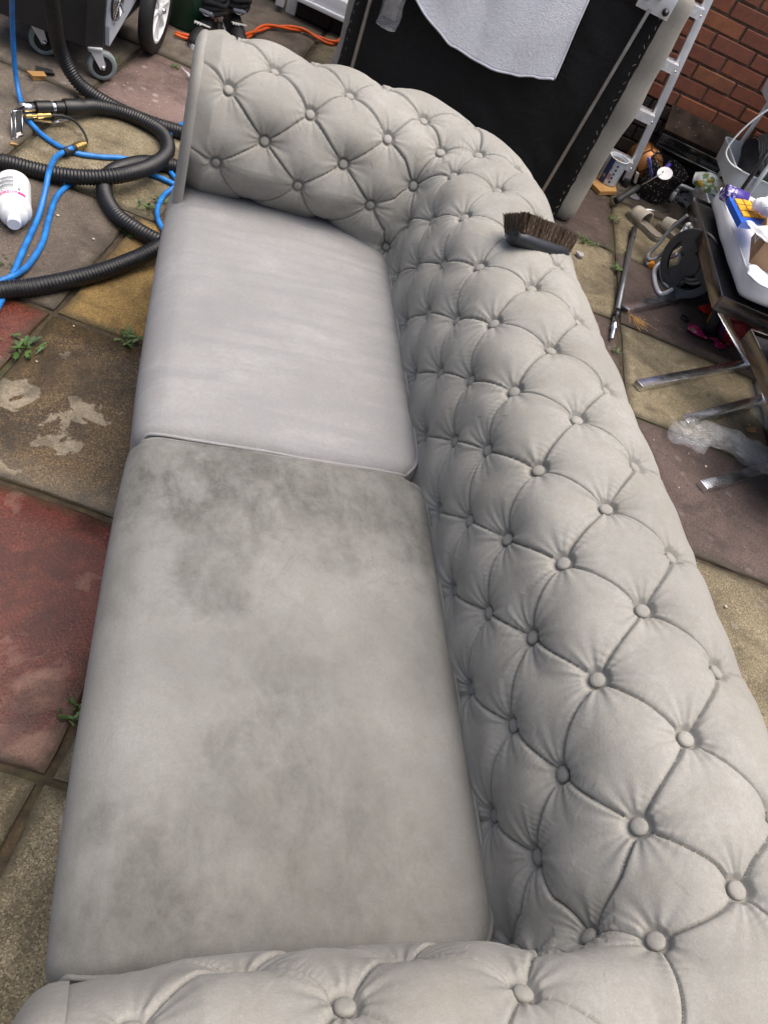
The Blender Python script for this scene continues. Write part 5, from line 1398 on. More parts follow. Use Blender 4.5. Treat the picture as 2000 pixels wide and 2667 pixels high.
def sweater_mat():
    t = NT('ribbed_knit'); co = t.obj(); wv = t.node('ShaderNodeTexWave'); t.L.new(co, wv.inputs['Vector']); wv.inputs['Scale'].default_value = 38; wv.inputs['Distortion'].default_value = 3
    t.set(color=t.ramp(wv.outputs['Fac'], [(0.2, (0.16, 0.145, 0.14)), (0.8, (0.36, 0.335, 0.325))]), rough=0.9, normal=t.bump(wv.outputs['Fac'], 0.8, 0.01)); return t.m
o = pillow('knitted_garment', (0.20, 0.34, 0.12), 0.055, sweater_mat(), None, (14, 22, 10), 0.01, 0.03, 7, 4.0); in_cart(o, 0.245, 0.26, 0.42); o.rotation_euler = (R(8), 0, R(-10)); tag(o, 'ribbed grey knitted garment bundled in the trolley tray', 'garment')
mb = MB(); mb.box((0, 0, 0), (0.13, 0.09, 0.05), bev=0.012); mb.box((-0.03, 0.05, 0.02), (0.06, 0.05, 0.04), bev=0.012); o = mb.build('green_case', plain('bright_green_plastic', (0.0, 0.19, 0.075), 0.4), None, auto=40); in_cart(o, 0.27, 0.08, 0.385); tag(o, 'bright green plastic case in the middle trolley tray', 'case')
# mop handle leaning over the trolley
a_ = Vector((2.516, 3.306, 0.35)); b_ = Vector((2.373, 3.126, 0.75)); mb = MB(); mb.tube([(0, 0, 0), b_ - a_], 0.0095, 12); o = mb.build('mop_handle', plain('dark_pole', (0.06, 0.062, 0.066), 0.3, metal=0.6), None, True); o.location = a_
tag(o, 'dark metal mop handle leaning across the trolley trays', 'pole')
# rod lying in front of the trolley
a_ = Vector((2.220, 3.587, 0.012)); b_ = Vector((2.440, 3.596, 0.05)); mb = MB(); mb.tube([(0, 0, 0), b_ - a_], 0.007, 10); o = mb.build('chrome_rod', MAT['chrome'], None, True); o.location = a_
tag(o, 'thin chrome rod lying between sandals and bucket', 'rod')

# grey telescopic pole on the slabs
a_ = Vector((2.161, 3.358, 0.014)); b_ = Vector((1.711, 2.365, 0.014)); d_ = (b_ - a_)
pl_o = thing('telescopic_pole', 'grey telescopic pole lying on the slabs beside the sofa back', 'pole', a_)
mb = MB(); mb.tube([d_ * 0.06, d_ * 0.80], 0.0125, 14); mb.build('tube', plain('pole_grey', (0.135, 0.14, 0.15), 0.35, metal=0.5), pl_o, True)
mb = MB(); mb.tube([d_ * -0.01, d_ * 0.105], 0.0150, 14); mb.build('grip', MAT['black_rubber'], pl_o, True)
mb = MB(); mb.tube([d_ * 0.785, d_ * 0.83], 0.0150, 14); mb.build('lock', MAT['black_plastic'], pl_o, True)
mb = MB(); mb.tube([d_ * 0.83, d_ * 0.93, d_ * 0.93, d_ * 1.0], lambda i: (0.0125, 0.0125, 0.009, 0.007)[i], 14); mb.build('tip', MAT['chrome'], pl_o, True)

# slider sandals
def sandal(toe, heel, label):
    toe = Vector(toe); heel = Vector(heel); c = (toe + heel) / 2; L_ = (toe - heel).length; ang = math.atan2((toe - heel).y, (toe - heel).x)
    s_ = thing('sandal', label, 'sandal', (c.x, c.y, 0), (0, 0, ang), 'pair of beige slider sandals')
    out = [(-0.5, 0.0), (-0.47, 0.10), (-0.36, 0.14), (-0.10, 0.135), (0.15, 0.175), (0.34, 0.185), (0.46, 0.12), (0.5, 0.0), (0.46, -0.12), (0.34, -0.17), (0.12, -0.155), (-0.1, -0.13), (-0.36, -0.14), (-0.47, -0.10)]
    sp_ = [tuple(v[:2]) for v in spline([(x * L_, y * L_, 0) for x, y in out], 4, True)]
    mb = MB(); mb.prism(sp_, 0.0, 0.016); mb.prism([(x * 0.96, y * 0.94) for x, y in sp_], 0.016, 0.024); mb.build('sole', plain('taupe_sole', (0.17, 0.145, 0.115), 0.8, var=0.18, scale=40), s_, auto=50)
    P = np.zeros((9, 17, 3))
    for i in range(9):
        for j in range(17):
            u = i / 8; a_ = math.pi * j / 16; hw = L_ * (0.185 - 0.02 * u); P[i, j] = (L_ * (0.02 + 0.34 * u), hw * math.cos(a_) * 1.02, 0.018 + (0.062 - 0.014 * u) * math.sin(a_) ** 0.8)
    V, F = grid_mesh(P); st = np_mesh('strap', V, F, plain('beige_strap', (0.36, 0.325, 0.265), 0.8, var=0.1, scale=60, bump=0.3), s_); m_ = st.modifiers.new('t', 'SOLIDIFY'); m_.thickness = 0.006; m_.offset = 0
sandal((2.198, 3.548, 0), (2.304, 3.334, 0), 'beige slider sandal with its toe towards the ladder, nearer the sofa')
sandal((2.359, 3.507, 0), (2.453, 3.379, 0), 'beige slider sandal half hidden by the hose reel')

# hose reel: two spoked discs, drum of grey hose, tube stand
HRc = Vector((2.295, 2.930, 0.13)); HR = thing('hose_reel', 'dark grey garden hose reel with tube stand under the white padded seat', 'hose reel', (HRc.x, HRc.y, 0), (0, 0, R(28)))
for sx in (-0.10, 0.10):
    Mw = Matrix.Translation((sx, 0, 0.15)) @ Matrix.Rotation(R(90), 4, 'Y')
    mb = MB(); mb.lathe([(0.112, -0.008), (0.148, -0.009), (0.152, 0.0), (0.148, 0.009), (0.112, 0.008), (0.108, 0.0)], 44, Mw, False, False)
    mb.lathe([(0.005, -0.012), (0.050, -0.010), (0.053, 0.0), (0.050, 0.010), (0.005, 0.012)], 30, Mw)
    for k in range(3):
        Ms = Mw @ Matrix.Rotation(R(120 * k + 20), 4, 'Z'); mb.add([(0.045, -0.030, -0.006), (0.118, -0.052, -0.006), (0.118, 0.052, -0.006), (0.045, 0.030, -0.006), (0.045, -0.030, 0.006), (0.118, -0.052, 0.006), (0.118, 0.052, 0.006), (0.045, 0.030, 0.006)], [(3, 2, 1, 0), (4, 5, 6, 7), (0, 1, 5, 4), (1, 2, 6, 5), (2, 3, 7, 6), (3, 0, 4, 7)], Ms)
    mb.build('disc', MAT['dark_grey'], HR, auto=40)
hose_m = plain('grey_garden_hose', (0.20, 0.205, 0.215), 0.5, var=0.12, scale=40)
coil = []
for k in range(0, 36 * 11):
    a_ = k * math.pi / 18; lay_ = k / (36 * 11); coil.append((-0.085 + 0.17 * abs(((lay_ * 2.2) % 2) - 1), (0.068 + 0.018 * (lay_ * 2.2 // 1)) * math.cos(a_), 0.15 + (0.068 + 0.018 * (lay_ * 2.2 // 1)) * math.sin(a_)))
mb = MB(); mb.tube(coil, 0.0085, 8); mb.build('hose_coil', hose_m, HR, True)
zo = Vector((HRc.x, HRc.y, 0)); Mi = Matrix.Rotation(R(-28), 4, 'Z')
def stand(pts): return spline([Mi @ (Vector(p) - zo) for p in pts], 8)
mb = MB(); mb.tube(stand([(2.204, 3.005, 0.12), (2.201, 3.057, 0.05), (2.167, 3.030, 0.012), (2.125, 2.922, 0.012), (2.111, 2.829, 0.012), (2.139, 2.825, 0.012), (2.242, 2.914, 0.012), (2.488, 3.141, 0.012), (2.513, 3.148, 0.05)]), 0.0105, 12); mb.build('stand', MAT['alu'], HR, True)
for pts in ([(2.176, 2.994, 0.26), (2.173, 3.031, 0.17), (2.181, 3.081, 0.05), (2.135, 3.066, 0.03), (2.149, 3.116, 0.03), (2.171, 3.127, 0.08), (2.191, 3.141, 0.16), (2.219, 3.132, 0.25)],
            [(2.183, 2.933, 0.25), (2.179, 2.993, 0.17), (2.185, 3.072, 0.07), (2.162, 3.092, 0.02), (2.127, 3.045, 0.012)],
            [(2.172, 2.999, 0.24), (2.200, 3.072, 0.12), (2.198, 3.048, 0.03), (2.178, 2.946, 0.01), (2.209, 2.892, 0.01), (2.337, 2.929, 0.01)]):
    mb = MB(); mb.tube(stand(pts), 0.0085, 8); mb.build('hose_loop', hose_m, HR, True)
def connector(p, d, label):
    p = Vector(p); o = thing('hose_connector', label, 'connector', p, (0, 0, 0)); M = along(Vector((0, 0, 0.014)), Vector(d) + Vector((0, 0, 0.014)))
    mb = MB(); mb.lathe([(0.012, -0.022), (0.0165, -0.020), (0.0165, 0.012), (0.014, 0.016), (0.010, 0.020)], 16, M); mb.build('body', MAT['orange_plastic'], o, auto=35)
    mb = MB(); mb.lathe([(0.015, 0.016), (0.0155, 0.030), (0.010, 0.036)], 16, M); mb.build('collar', MAT['dark_grey'], o, auto=35)
connector((2.154, 3.061, 0), (0.3, 0.9, 0.1), 'orange hose connector on the slab beside the grey pole')
connector((2.412, 3.015, 0.03), (0.2, 0.6, -0.6), 'orange hose connector half hidden under the white padded seat')

# ------------------------------------------------------------------ chrome cantilever seats
MAT['brushed'] = metal_mat('brushed_chrome', (0.80, 0.82, 0.86), 0.15, 0.15)
def pad_mat():
    t = NT('white_leatherette'); co = t.obj(); n = t.noise(co, 9, 4); f = t.noise(co, 120, 3)
    t.set(color=t.ramp(n, [(0.3, (0.82, 0.84, 0.87)), (0.7, (0.88, 0.89, 0.91))]), rough=0.36, normal=t.bump(t.math('ADD', t.math('MULTIPLY', n, 1.0), t.math('MULTIPLY', f, 0.15)), 0.35, 0.02)); return t.m
MAT['pad'] = pad_mat()
def seat_frame(name, label, r1, r2, F1, ang, len1, len2, pad_label=None, group=None):
    """runners on the floor, slanting legs, a flat steel frame and a pad"""
    F1 = Vector(F1); o0 = Vector((F1.x, F1.y, 0)); s_ = thing(name, label, 'chair', o0, (0, 0, ang), group); Mi = Matrix.Rotation(-ang, 4, 'Z')
    L_ = lambda p: Mi @ (Vector(p) - o0)
    # local x: across (to the right), y: along the left side
    zf = F1.z
    corners = [Vector((0, 0, zf)), Vector((0, len1, zf)), Vector((len2, len1, zf)), Vector((len2, 0, zf))]
    for a_, b_ in zip(corners, corners[1:] + corners[:1]):
        mb = MB(); mb.bar(a_, b_, 0.010, 0.062, bev=0.002); mb.build('frame_rail', MAT['dark_chrome'], s_, auto=40)
    for (ra_, rb2, tgt) in ((r1[0], r1[1], corners[1] - Vector((-0.06, 0.09, 0.03))), (r2[0], r2[1], corners[0] + Vector((0.035, 0.02, -0.03)))):
        pa, pb_ = L_(ra_), L_(rb2)
        mb = MB(); mb.bar(pa, pb_, 0.040, 0.026, bev=0.002); mb.build('runner', MAT['brushed'], s_, auto=40)
        mb = MB(); mb.bar(pb_ + Vector((0, 0, 0.012)) - (pb_ - pa).normalized() * 0.02, tgt, 0.036, 0.018, bev=0.002, up=(1, 0, 0.3)); lg = mb.build('leg', MAT['brushed'], s_, auto=40)
        mb = MB(); mb.lathe([(0.008, 0), (0.008, 0.003), (0.003, 0.006)], 12, Matrix.Translation(tgt + Vector((-0.006, -0.012, 0.012))) @ Matrix.Rotation(R(70), 4, 'X')); mb.build('bolt', MAT['chrome'], lg, True)
    mb = MB(); mb.box((len2 / 2, len1 / 2, zf + 0.012), (len2 - 0.03, len1 - 0.03, 0.016)); mb.build('seat_board', MAT['black_plastic'], s_)
    return s_
F1 = (2.041, 2.383, 0.27)
e1 = (Vector((2.265, 3.227, 0.27)) - Vector(F1)); ang1 = math.atan2(e1.y, e1.x) - math.pi / 2; len1 = e1.length
C1 = seat_frame('padded_chair', 'low chrome chair with wide white padded seat and clutter on it', ((1.849, 2.603, 0.014), (2.439, 2.956, 0.014)), ((1.742, 2.097, 0.014), (2.433, 2.428, 0.014)), F1, ang1, len1, 0.80)
pillow('pad', (0.76, len1 - 0.06, 0.11), 0.040, MAT['pad'], C1, (30, 30, 10), 0.004, 0.006, 6, 1.0, (0.43, len1 / 2 - 0.01, 0.27 + 0.090))
mb = MB(); rr0 = rrect(0.052, 0.018, 0.808, len1 - 0.036, 0.04, 6); mb.tube([(x, y, 0.27 + 0.124) for x, y in rr0], 0.0038, 6, closed=True); mb.build('seam', MAT['pad'], C1, True)
pillow('pad', (0.52, len1 - 0.24, 0.07), 0.030, MAT['pad'], C1, (24, 24, 8), 0.004, 0.006, 6, 4.0, (0.55, len1 / 2 - 0.01, 0.27 + 0.175))
F2 = (2.091, 2.197, 0.27); F2b = (2.050, 1.892, 0.27); e2_ = Vector(F2) - Vector(F2b); ang2 = math.atan2(e2_.y, e2_.x) - math.pi / 2
F2o = Vector(F2) - e2_.normalized() * 0.72
C2 = seat_frame('padded_chair', 'second chrome chair at the right edge with its runners over the plastic wrap', ((1.888, 1.940, 0.014), (2.407, 2.199, 0.014)), ((1.832, 1.609, 0.014), (2.349, 1.832, 0.014)), F2o, ang2, 0.72, 0.70)
pillow('pad', (0.66, 0.66, 0.10), 0.040, MAT['pad'], C2, (20, 20, 8), 0.004, 0.006, 6, 8.0, (0.36, 0.36, 0.355))
MAT['runner_end'] = MAT['black_plastic']

# things lying on the white pad
def on_basis(A, Bp, D): 
    A, Bp, D = Vector(A), Vector(Bp), Vector(D); return A, (Bp - A), (D - A)
def slabbox(mbx, A, X, Y, u0, u1, v0, v1, z0, z1):
    V = [A + X * u + Y * v + Vector((0, 0, z)) for z in (z0, z1) for u, v in ((u0, v0), (u1, v0), (u1, v1), (u0, v1))]
    mbx.add(V, [(3, 2, 1, 0), (4, 5, 6, 7), (0, 1, 5, 4), (1, 2, 6, 5), (2, 3, 7, 6), (3, 0, 4, 7)])
A = Vector((2.062, 2.748, 0.505)); X = Vector((2.280, 2.818, 0.505)) - A; Y = Vector((2.032, 2.553, 0.505)) - A
gb = thing('toy_board', 'blue plastic tray with rows of yellow squares on the white pad', 'toy', A)
mb = MB(); slabbox(mb, Vector((0, 0, 0)), X, Y, 0, 1, 0, 1, -0.012, 0.012); mb.build('tray', plain('bright_blue_plastic', (0.005, 0.095, 0.52), 0.35), gb)
for r_ in range(3):
    for c_ in range(4):
        mb = MB(); slabbox(mb, Vector((0, 0, 0)), X, Y, 0.11 + 0.222 * c_, 0.30 + 0.222 * c_, 0.07 + 0.25 * r_, 0.28 + 0.25 * r_, 0.0125, 0.018); mb.build('square', plain('yellow_plastic', (0.70, 0.36, 0.02), 0.4) if 'yel' not in MAT else MAT['yel'], gb)
        if 'yel' not in MAT: MAT['yel'] = bpy.data.materials['yellow_plastic']
a_ = Vector((2.068, 2.804, 0.51)); b_ = Vector((2.166, 2.789, 0.51)); M = along(Vector((0, 0, 0)), b_ - a_); L_ = (b_ - a_).length
def purple_print():
    t = NT('purple_print'); co = t.obj(); n = t.noise(co, 90, 2, 0.5); t.set(color=t.ramp(n, [(0.50, (0.045, 0.02, 0.22)), (0.56, (0.5, 0.5, 0.62))]), rough=0.35); return t.m
pt_ = thing('snack_tube', 'purple printed tube lying between trolley and white pad', 'tube', a_)
mb = MB(); mb.lathe([(0.001, 0), (0.030, 0.0), (0.032, 0.004), (0.032, L_ * .45), (0.032, L_)], 22, M); mb.build('printed_end', purple_print(), pt_, auto=35)
mb = MB(); mb.lathe([(0.0325, L_ * .40), (0.0325, L_ * .98)], 22, M, False, True); mb.build('sleeve', MAT['purple'], pt_, True)
A = Vector((2.079, 2.506, 0.505)); bx_ = thing('cardboard_box', 'small open cardboard box with white label on the white pad', 'box', (A.x, A.y, 0.488), (0, 0, R(-28)))
mb = MB(); mb.box((0.11, -0.11, 0.045), (0.22, 0.24, 0.09), bev=0.002); mb.build('carton', MAT['card'], bx_)
mb = MB(); mb.box((-0.0015, -0.075, 0.05), (0.002, 0.07, 0.045)); lb = mb.build('label', MAT['paper'], bx_)
mb = MB()
for k in range(7): mb.box((-0.003, -0.100 + 0.007 * k, 0.052), (0.0012, 0.002 + 0.0015 * (k % 2), 0.028))
mb.build('barcode', MAT['ink'], lb)
mb = MB(); mb.box((0.11, -0.112, 0.0915), (0.218, 0.004, 0.003)); mb.build('tape', MAT['black_plastic'], bx_)
def sheet(name, A, Bp, Cc, D, mat, label, cat, bend=0.02, seed=0):
    A, Bp, Cc, D = map(Vector, (A, Bp, Cc, D)); P = np.zeros((15, 15, 3))
    for i in range(15):
        for j in range(15):
            u, v = i / 14, j / 14; p = A.lerp(Bp, u).lerp(D.lerp(Cc, u), v) - A; p.z += bend * mnoise.noise(Vector((u * 2.5 + seed, v * 2.5, seed))) ; P[i, j] = p
    V, F = grid_mesh(P); o = np_mesh(name, V, F, mat); o.location = A; m_ = o.modifiers.new('t', 'SOLIDIFY'); m_.thickness = 0.0012; return tag(o, label, cat)
sheet('paper_sheet', (1.934, 2.417, 0.58), (1.986, 2.364, 0.6), (1.965, 2.254, 0.59), (1.944, 2.340, 0.575), MAT['paper'], 'loose white paper sheet leaning on the cardboard box', 'paper', 0.012, 3)
sheet('folded_sheet', (1.952, 2.280, 0.49), (2.094, 2.266, 0.49), (1.991, 2.070, 0.49), (1.926, 2.223, 0.49), plain('pale_blue_cloth', (0.50, 0.56, 0.66), 0.7), 'pale blue folded sheet lying on the white pad', 'sheet', 0.015, 6)
o = crumple('carrier_bag', [(-0.05, 0.06, 0.0), (0.0, 0.02, 0.03), (0.03, -0.04, 0.03), (0.05, -0.10, 0.0)], [0.02, 0.06, 0.065, 0.03], plain('white_bag', (0.82, 0.82, 0.82), 0.45, var=0.04), None, 26, 0.55, 3.0, 0.8); o.location = Vector((2.165, 2.605, 0.545)); tag(o, 'crumpled white carrier bag beside the blue toy tray', 'bag')
fb = Vector((2.561, 3.631, 0.22)); o = crumple('printed_bag', [(-0.06, 0.04, 0.0), (0.0, 0.0, 0.02), (0.08, -0.03, 0.0), (0.15, -0.03, -0.02)], [0.035, 0.06, 0.05, 0.02], None, None, 22, 0.3, 4.0, 0.8); o.location = fb
def flower_bag():
    t = NT('flower_print_film'); co = t.obj(); v = t.sep(t.voro(co, 34, out='Color')); n = t.noise(co, 50, 3)
    col = t.mix(t.range(v[0], 0.80, 0.84, 0, 1), (0.60, 0.63, 0.60), (0.62, 0.36, 0.05)); col = t.mix(t.range(v[1], 0.84, 0.88, 0, 1), col, (0.05, 0.12, 0.12)); col = t.mix(t.range(v[2], 0.85, 0.9, 0, 1), col, (0.16, 0.24, 0.08))
    t.set(color=col, rough=0.3); return t.m
o.data.materials.append(flower_bag()); tag(o, 'crumpled pale bag with yellow and green flower print by the trolley', 'bag')

# reflective triangle and loose toy wheel behind the red ball
tr = thing('warning_triangle', 'red and orange reflective triangle lying behind the red football', 'triangle', Vector((2.481, 2.762, 0.03)))
t_a, t_b, t_c = Vector((2.306, 2.745, 0.03)), Vector((2.682, 2.789, 0.05)), Vector((2.721, 3.003, 0.03)); ctr = Vector((2.481, 2.762, 0.03))
mb = MB()
for p, q in ((t_a, t_b), (t_b, t_c), (t_c, t_a)): mb.bar(p - ctr, q - ctr, 0.040, 0.010)
mb.build('reflector', plain('reflector_red', (0.60, 0.022, 0.008), 0.25, var=0.2, scale=60), tr)
mb = MB()
for p, q in ((t_a, t_b), (t_b, t_c)): mb.bar(p.lerp(q, .55) - ctr + Vector((0, 0, .004)), p.lerp(q, .97) - ctr + Vector((0, 0, .004)), 0.022, 0.009)
mb.build('inner_strip', MAT['orange_plastic'], tr)
ty = Vector((2.285, 2.623, 0.055)); mb = MB(); mb.lathe([(0.030, -0.02), (0.060, -0.022), (0.068, -0.012), (0.068, 0.012), (0.060, 0.022), (0.030, 0.02)], 30, Matrix.Rotation(R(80), 4, 'Y'), False, False); tyo = thing('toy_wheel', 'small black wheel with orange hub beside the red football', 'wheel', (ty.x, ty.y, 0.068), (0, 0, R(-30)))
mb.build('tyre', MAT['black_rubber'], tyo, True); mb = MB(); mb.lathe([(0.001, -0.018), (0.031, -0.018), (0.031, 0.018), (0.001, 0.018)], 20, Matrix.Rotation(R(80), 4, 'Y')); mb.build('hub', MAT['orange_plastic'], tyo, auto=35)

# clear plastic wrap on the slabs
pw = crumple('plastic_wrap', [(0, 0, 0), Vector((1.839, 1.834, 0.05)) - Vector((1.779, 1.823, 0.03)), Vector((1.951, 1.857, 0.05)) - Vector((1.779, 1.823, 0.03)), Vector((2.038, 1.838, 0.05)) - Vector((1.779, 1.823, 0.03)), Vector((2.108, 1.780, 0.05)) - Vector((1.779, 1.823, 0.03)), Vector((2.260, 1.762, 0.05)) - Vector((1.779, 1.823, 0.03))], [0.035, 0.062, 0.050, 0.052, 0.050, 0.05], MAT['film'], None, 15, 0.55, 2.0, 0.75, 0.026)
pw.location = Vector((1.777, 1.821, 0.032)); tag(pw, 'crumpled clear plastic wrap on the slabs between chrome runners', 'wrap')
pw2 = crumple('plastic_wrap', [(0, 0, 0), (-0.02, -0.06, 0.02), (-0.03, -0.14, 0.01), (0.0, -0.22, -0.01)], [0.01, 0.035, 0.045, 0.03], MAT['film'], None, 13, 0.5, 6.0, 0.7, 0.026); pw2.location = Vector((2.237, 2.141, 0.1)); tag(pw2, 'clear plastic film clinging to the slanting chrome leg', 'wrap')
# sweet wrapper
wr_m = NT('magenta_foil'); _n = wr_m.noise(wr_m.obj(), 60, 3); wr_m.set(color=wr_m.ramp(_n, [(0.42, (0.30, 0.006, 0.07)), (0.6, (0.50, 0.03, 0.14)), (0.68, (0.55, 0.5, 0.5))]), rough=0.25)
w0_ = Vector((2.182, 2.601, 0.01)); o = crumple('sweet_wrapper', [(0, 0, 0)] + [Vector(p_) - w0_ for p_ in ((2.209, 2.581, 0.012), (2.246, 2.549, 0.01), (2.282, 2.553, 0.008), (2.308, 2.548, 0.01), (2.316, 2.504, 0.012))], [0.030, 0.028, 0.012, 0.005, 0.014, 0.028], wr_m.m, None, 18, 0.5, 3.0, 0.35); o.location = w0_ + Vector((0, 0, 0.006)); tag(o, 'twisted magenta sweet wrapper on the slab by the red football', 'wrapper')
mb = MB(); mb.box((0, 0, 0), (0.018, 0.012, 0.003), bev=0.001); g_ = mb.build('green_print', plain('green_print', (0.12, 0.36, 0.05), 0.4), o); g_.location = Vector((2.183, 2.569, 0.026)) - w0_ - Vector((0, 0, 0.006))
mb = MB(); mb.lathe([(0.001, 0), (0.021, 0), (0.021, 0.010), (0.018, 0.012), (0.018, 0.004), (0.001, 0.004)], 24); o = mb.build('bottle_cap', MAT['black_rubber'], None, auto=35); o.location = Vector((2.196, 2.672, 0.001)); tag(o, 'small black cap lying near the sweet wrapper', 'cap')

# ------------------------------------------------------------------ cleaning brush on the sofa back
BA, BB = Vector((0.669, 1.430, 0.795)), Vector((0.843, 1.496, 0.748))
BR = thing('cleaning_brush', 'black handled brush with brown bristles lying upturned on the sofa back', 'brush', BA)
bd_ = (BB - BA); BLn = bd_.length; bx = bd_.normalized(); by = Vector((0, 0, 1)).cross(bx).normalized(); bz = bx.cross(by)
Bm = Matrix((bx, by, bz)).transposed().to_4x4() @ Matrix.Rotation(R(-38), 4, 'X')
V = []; F = []; sg = 18; ns = 26
for i in range(ns + 1):
    u = i / ns; w_ = 0.031 * (0.80 + 0.20 * math.sin(u * 3.0 + 0.2)) * (math.sin(math.pi * min(1, (1 - u) / 0.16) / 2) ** .6 if u > 0.84 else 1) * (0.72 + 0.28 * min(1, u / 0.1))
    th = 0.0125 + 0.005 * math.sin(u * math.pi); zc = -0.010 + 0.010 * (u - 0.35) ** 2 * 3
    for k in range(sg):
        a_ = 2 * math.pi * k / sg; V.append(((u * 1.02) * BLn, w_ * math.copysign(abs(math.cos(a_)) ** 0.75, math.cos(a_)), zc + th * math.copysign(abs(math.sin(a_)) ** 0.75, math.sin(a_))))
for i in range(ns):
    for k in range(sg):
        l = (k + 1) % sg; F.append((i * sg + k, i * sg + l, (i + 1) * sg + l, (i + 1) * sg + k))
F.append(tuple(range(sg))); F.append(tuple(ns * sg + k for k in range(sg)))
mb = MB(); mb.add(V, F, Bm); mb.build('handle', plain('brush_handle_black', (0.012, 0.014, 0.019), 0.42, var=0.2), BR, True)
V = []; F = []; br2 = random.Random(11)
for k in range(4200):
    u = br2.uniform(0.03, 0.93); v = br2.uniform(-1, 1); w_ = 0.026
    base = Vector((u * BLn, v * w_, 0.0)); L_ = 0.038 + br2.uniform(-.003, .003) - 0.008 * (u - 0.4) ** 2
    tip = base + Vector(((u - 0.45) * 0.020 + br2.uniform(-.004, .004), v * 0.007 + br2.uniform(-.004, .004), L_))
    d_ = br2.uniform(0, 6.28); r0 = 0.0009; b0 = len(V)
    sx, sy = Vector((math.cos(d_), math.sin(d_), 0)) * r0, Vector((-math.sin(d_), math.cos(d_), 0)) * r0
    V += [base + sx, base + sy, base - sx - sy, tip + sx * .8, tip + sy * .8, tip - (sx + sy) * .8]
    F += [(b0, b0 + 1, b0 + 4, b0 + 3), (b0 + 1, b0 + 2, b0 + 5, b0 + 4), (b0 + 2, b0, b0 + 3, b0 + 5), (b0 + 3, b0 + 4, b0 + 5)]
bt_m = NT('horse_hair'); _r = bt_m.noise(bt_m.map(bt_m.obj(), (300, 300, 8)), 1.0, 2); bt_m.set(color=bt_m.ramp(_r, [(0.38, (0.020, 0.011, 0.006)), (0.55, (0.055, 0.030, 0.014)), (0.72, (0.19, 0.13, 0.075))]), rough=0.55)
mb = MB(); mb.add(V, F, Bm); o = mb.build('bristles', bt_m.m, BR); o['kind'] = 'stuff'

# ------------------------------------------------------------------ weeds in the joints
def leaf_mat():
    t = NT('weed_leaf'); r_ = t.random(); n = t.noise(t.obj(), 60, 3)
    col = t.ramp(r_, [(0.0, (0.022, 0.050, 0.010)), (0.5, (0.040, 0.090, 0.018)), (1.0, (0.085, 0.14, 0.030))])
    t.set(color=t.mix(t.range(n, 0.4, 0.7, 0, 0.4), col, (0.03, 0.06, 0.01)), rough=0.5, spec=0.4); return t.m
MAT['leaf'] = leaf_mat()
def leaf_mesh(seed):
    rr_ = random.Random(seed); V = []; F = []; n = 9
    for i in range(n + 1):
        u = i / n; w_ = 0.20 * math.sin(math.pi * min(1, u * 1.02)) ** 0.6 * (1.2 if i % 2 else 0.45) * (0.5 + 0.6 * u) * (0 if i == n else 1) + 0.012
        z = 0.16 * math.sin(u * 2.2) - 0.05 * u * u; V += [(u, -w_, z + 0.03 * rr_.random()), (u, 0, z - 0.03), (u, w_, z + 0.03 * rr_.random())]
    for i in range(n):
        for k in (0, 1): F.append((i * 3 + k, (i + 1) * 3 + k, (i + 1) * 3 + k + 1, i * 3 + k + 1))
    me = bpy.data.meshes.new('leaf'); me.from_pydata(V, [], F); me.shade_smooth(); me.materials.append(MAT['leaf']); return me
LM = [leaf_mesh(s_) for s_ in range(4)]
wr2 = random.Random(21)
def weed(p, size, n, label, spread=360, up=0.25):
    o = thing('weed', label, 'weed', p, (0, 0, wr2.uniform(0, 6)), 'weeds in the paving joints')
    n = int(n * 1.6)
    for k in range(n):
        l = bpy.data.objects.new('leaf', wr2.choice(LM)); link(l, o); s_ = size * wr2.uniform(0.25, 0.72)
        l.scale = (s_, s_ * wr2.uniform(.7, 1.2), s_); l.rotation_euler = (wr2.uniform(-.3, .3), -wr2.uniform(0.0, up * 2.2), R(spread) * k / n + wr2.uniform(-.35, .35)); l.location = (wr2.gauss(0, .28) * size, wr2.gauss(0, .28) * size, 0.004)
weed((-0.323, 1.683, 0), 0.062, 16, 'leafy weed on the joint between the wet brown and red slabs')
weed((-0.066, 1.798, 0), 0.052, 18, 'leafy weed close to the sofa front on the wet brown slab')
weed((-0.045, 0.672, 0), 0.040, 12, 'dandelion weed in the joint at the red slab corner')
weed((-0.085, 2.479, 0), 0.050, 14, 'larger weed inside the blue hose curl by the sofa front')
weed((-0.053, 2.544, 0), 0.040, 10, 'small weed just right of the blue hose curl weed')
weed((-0.130, 2.316, 0), 0.034, 10, 'bright weed beside the black hose bend above the ochre slab')
weed((-0.436, 2.011, 0), 0.04, 7, 'sparse weed at the left edge below the bottle')
weed((1.812, 3.124, 0), 0.055, 16, 'straggling weed behind the brush, by the tipped armchair')
weed((1.859, 3.107, 0), 0.035, 9, 'small weed trailing right of the weed behind the brush')
weed((2.083, 3.425, 0), 0.045, 11, 'weed in the joint left of the sandals')
weed((2.031, 3.133, 0), 0.034, 8, 'bright little weed touching the grey pole grip')
weed((1.952, 3.099, 0), 0.032, 7, 'thin weed left of the pole, above the pale slab')
weed((1.924, 2.949, 0), 0.056, 18, 'largest weed right against the grey pole')
weed((1.713, 2.297, 0), 0.036, 9, 'weed below the tip of the grey pole')
weed((-0.083, 3.606, 0), 0.040, 10, 'weed on the pink slab near the machine caster and far arm')
weed((-0.313, 3.501, 0), 0.034, 8, 'weed under the extraction machine beside its caster')
weed((0.539, 4.118, 0), 0.034, 8, 'weed in the joint just behind the far sofa arm')
weed((2.498, 4.530, 0), 0.085, 12, 'tall weed at the wall foot behind the ladder', up=0.6)

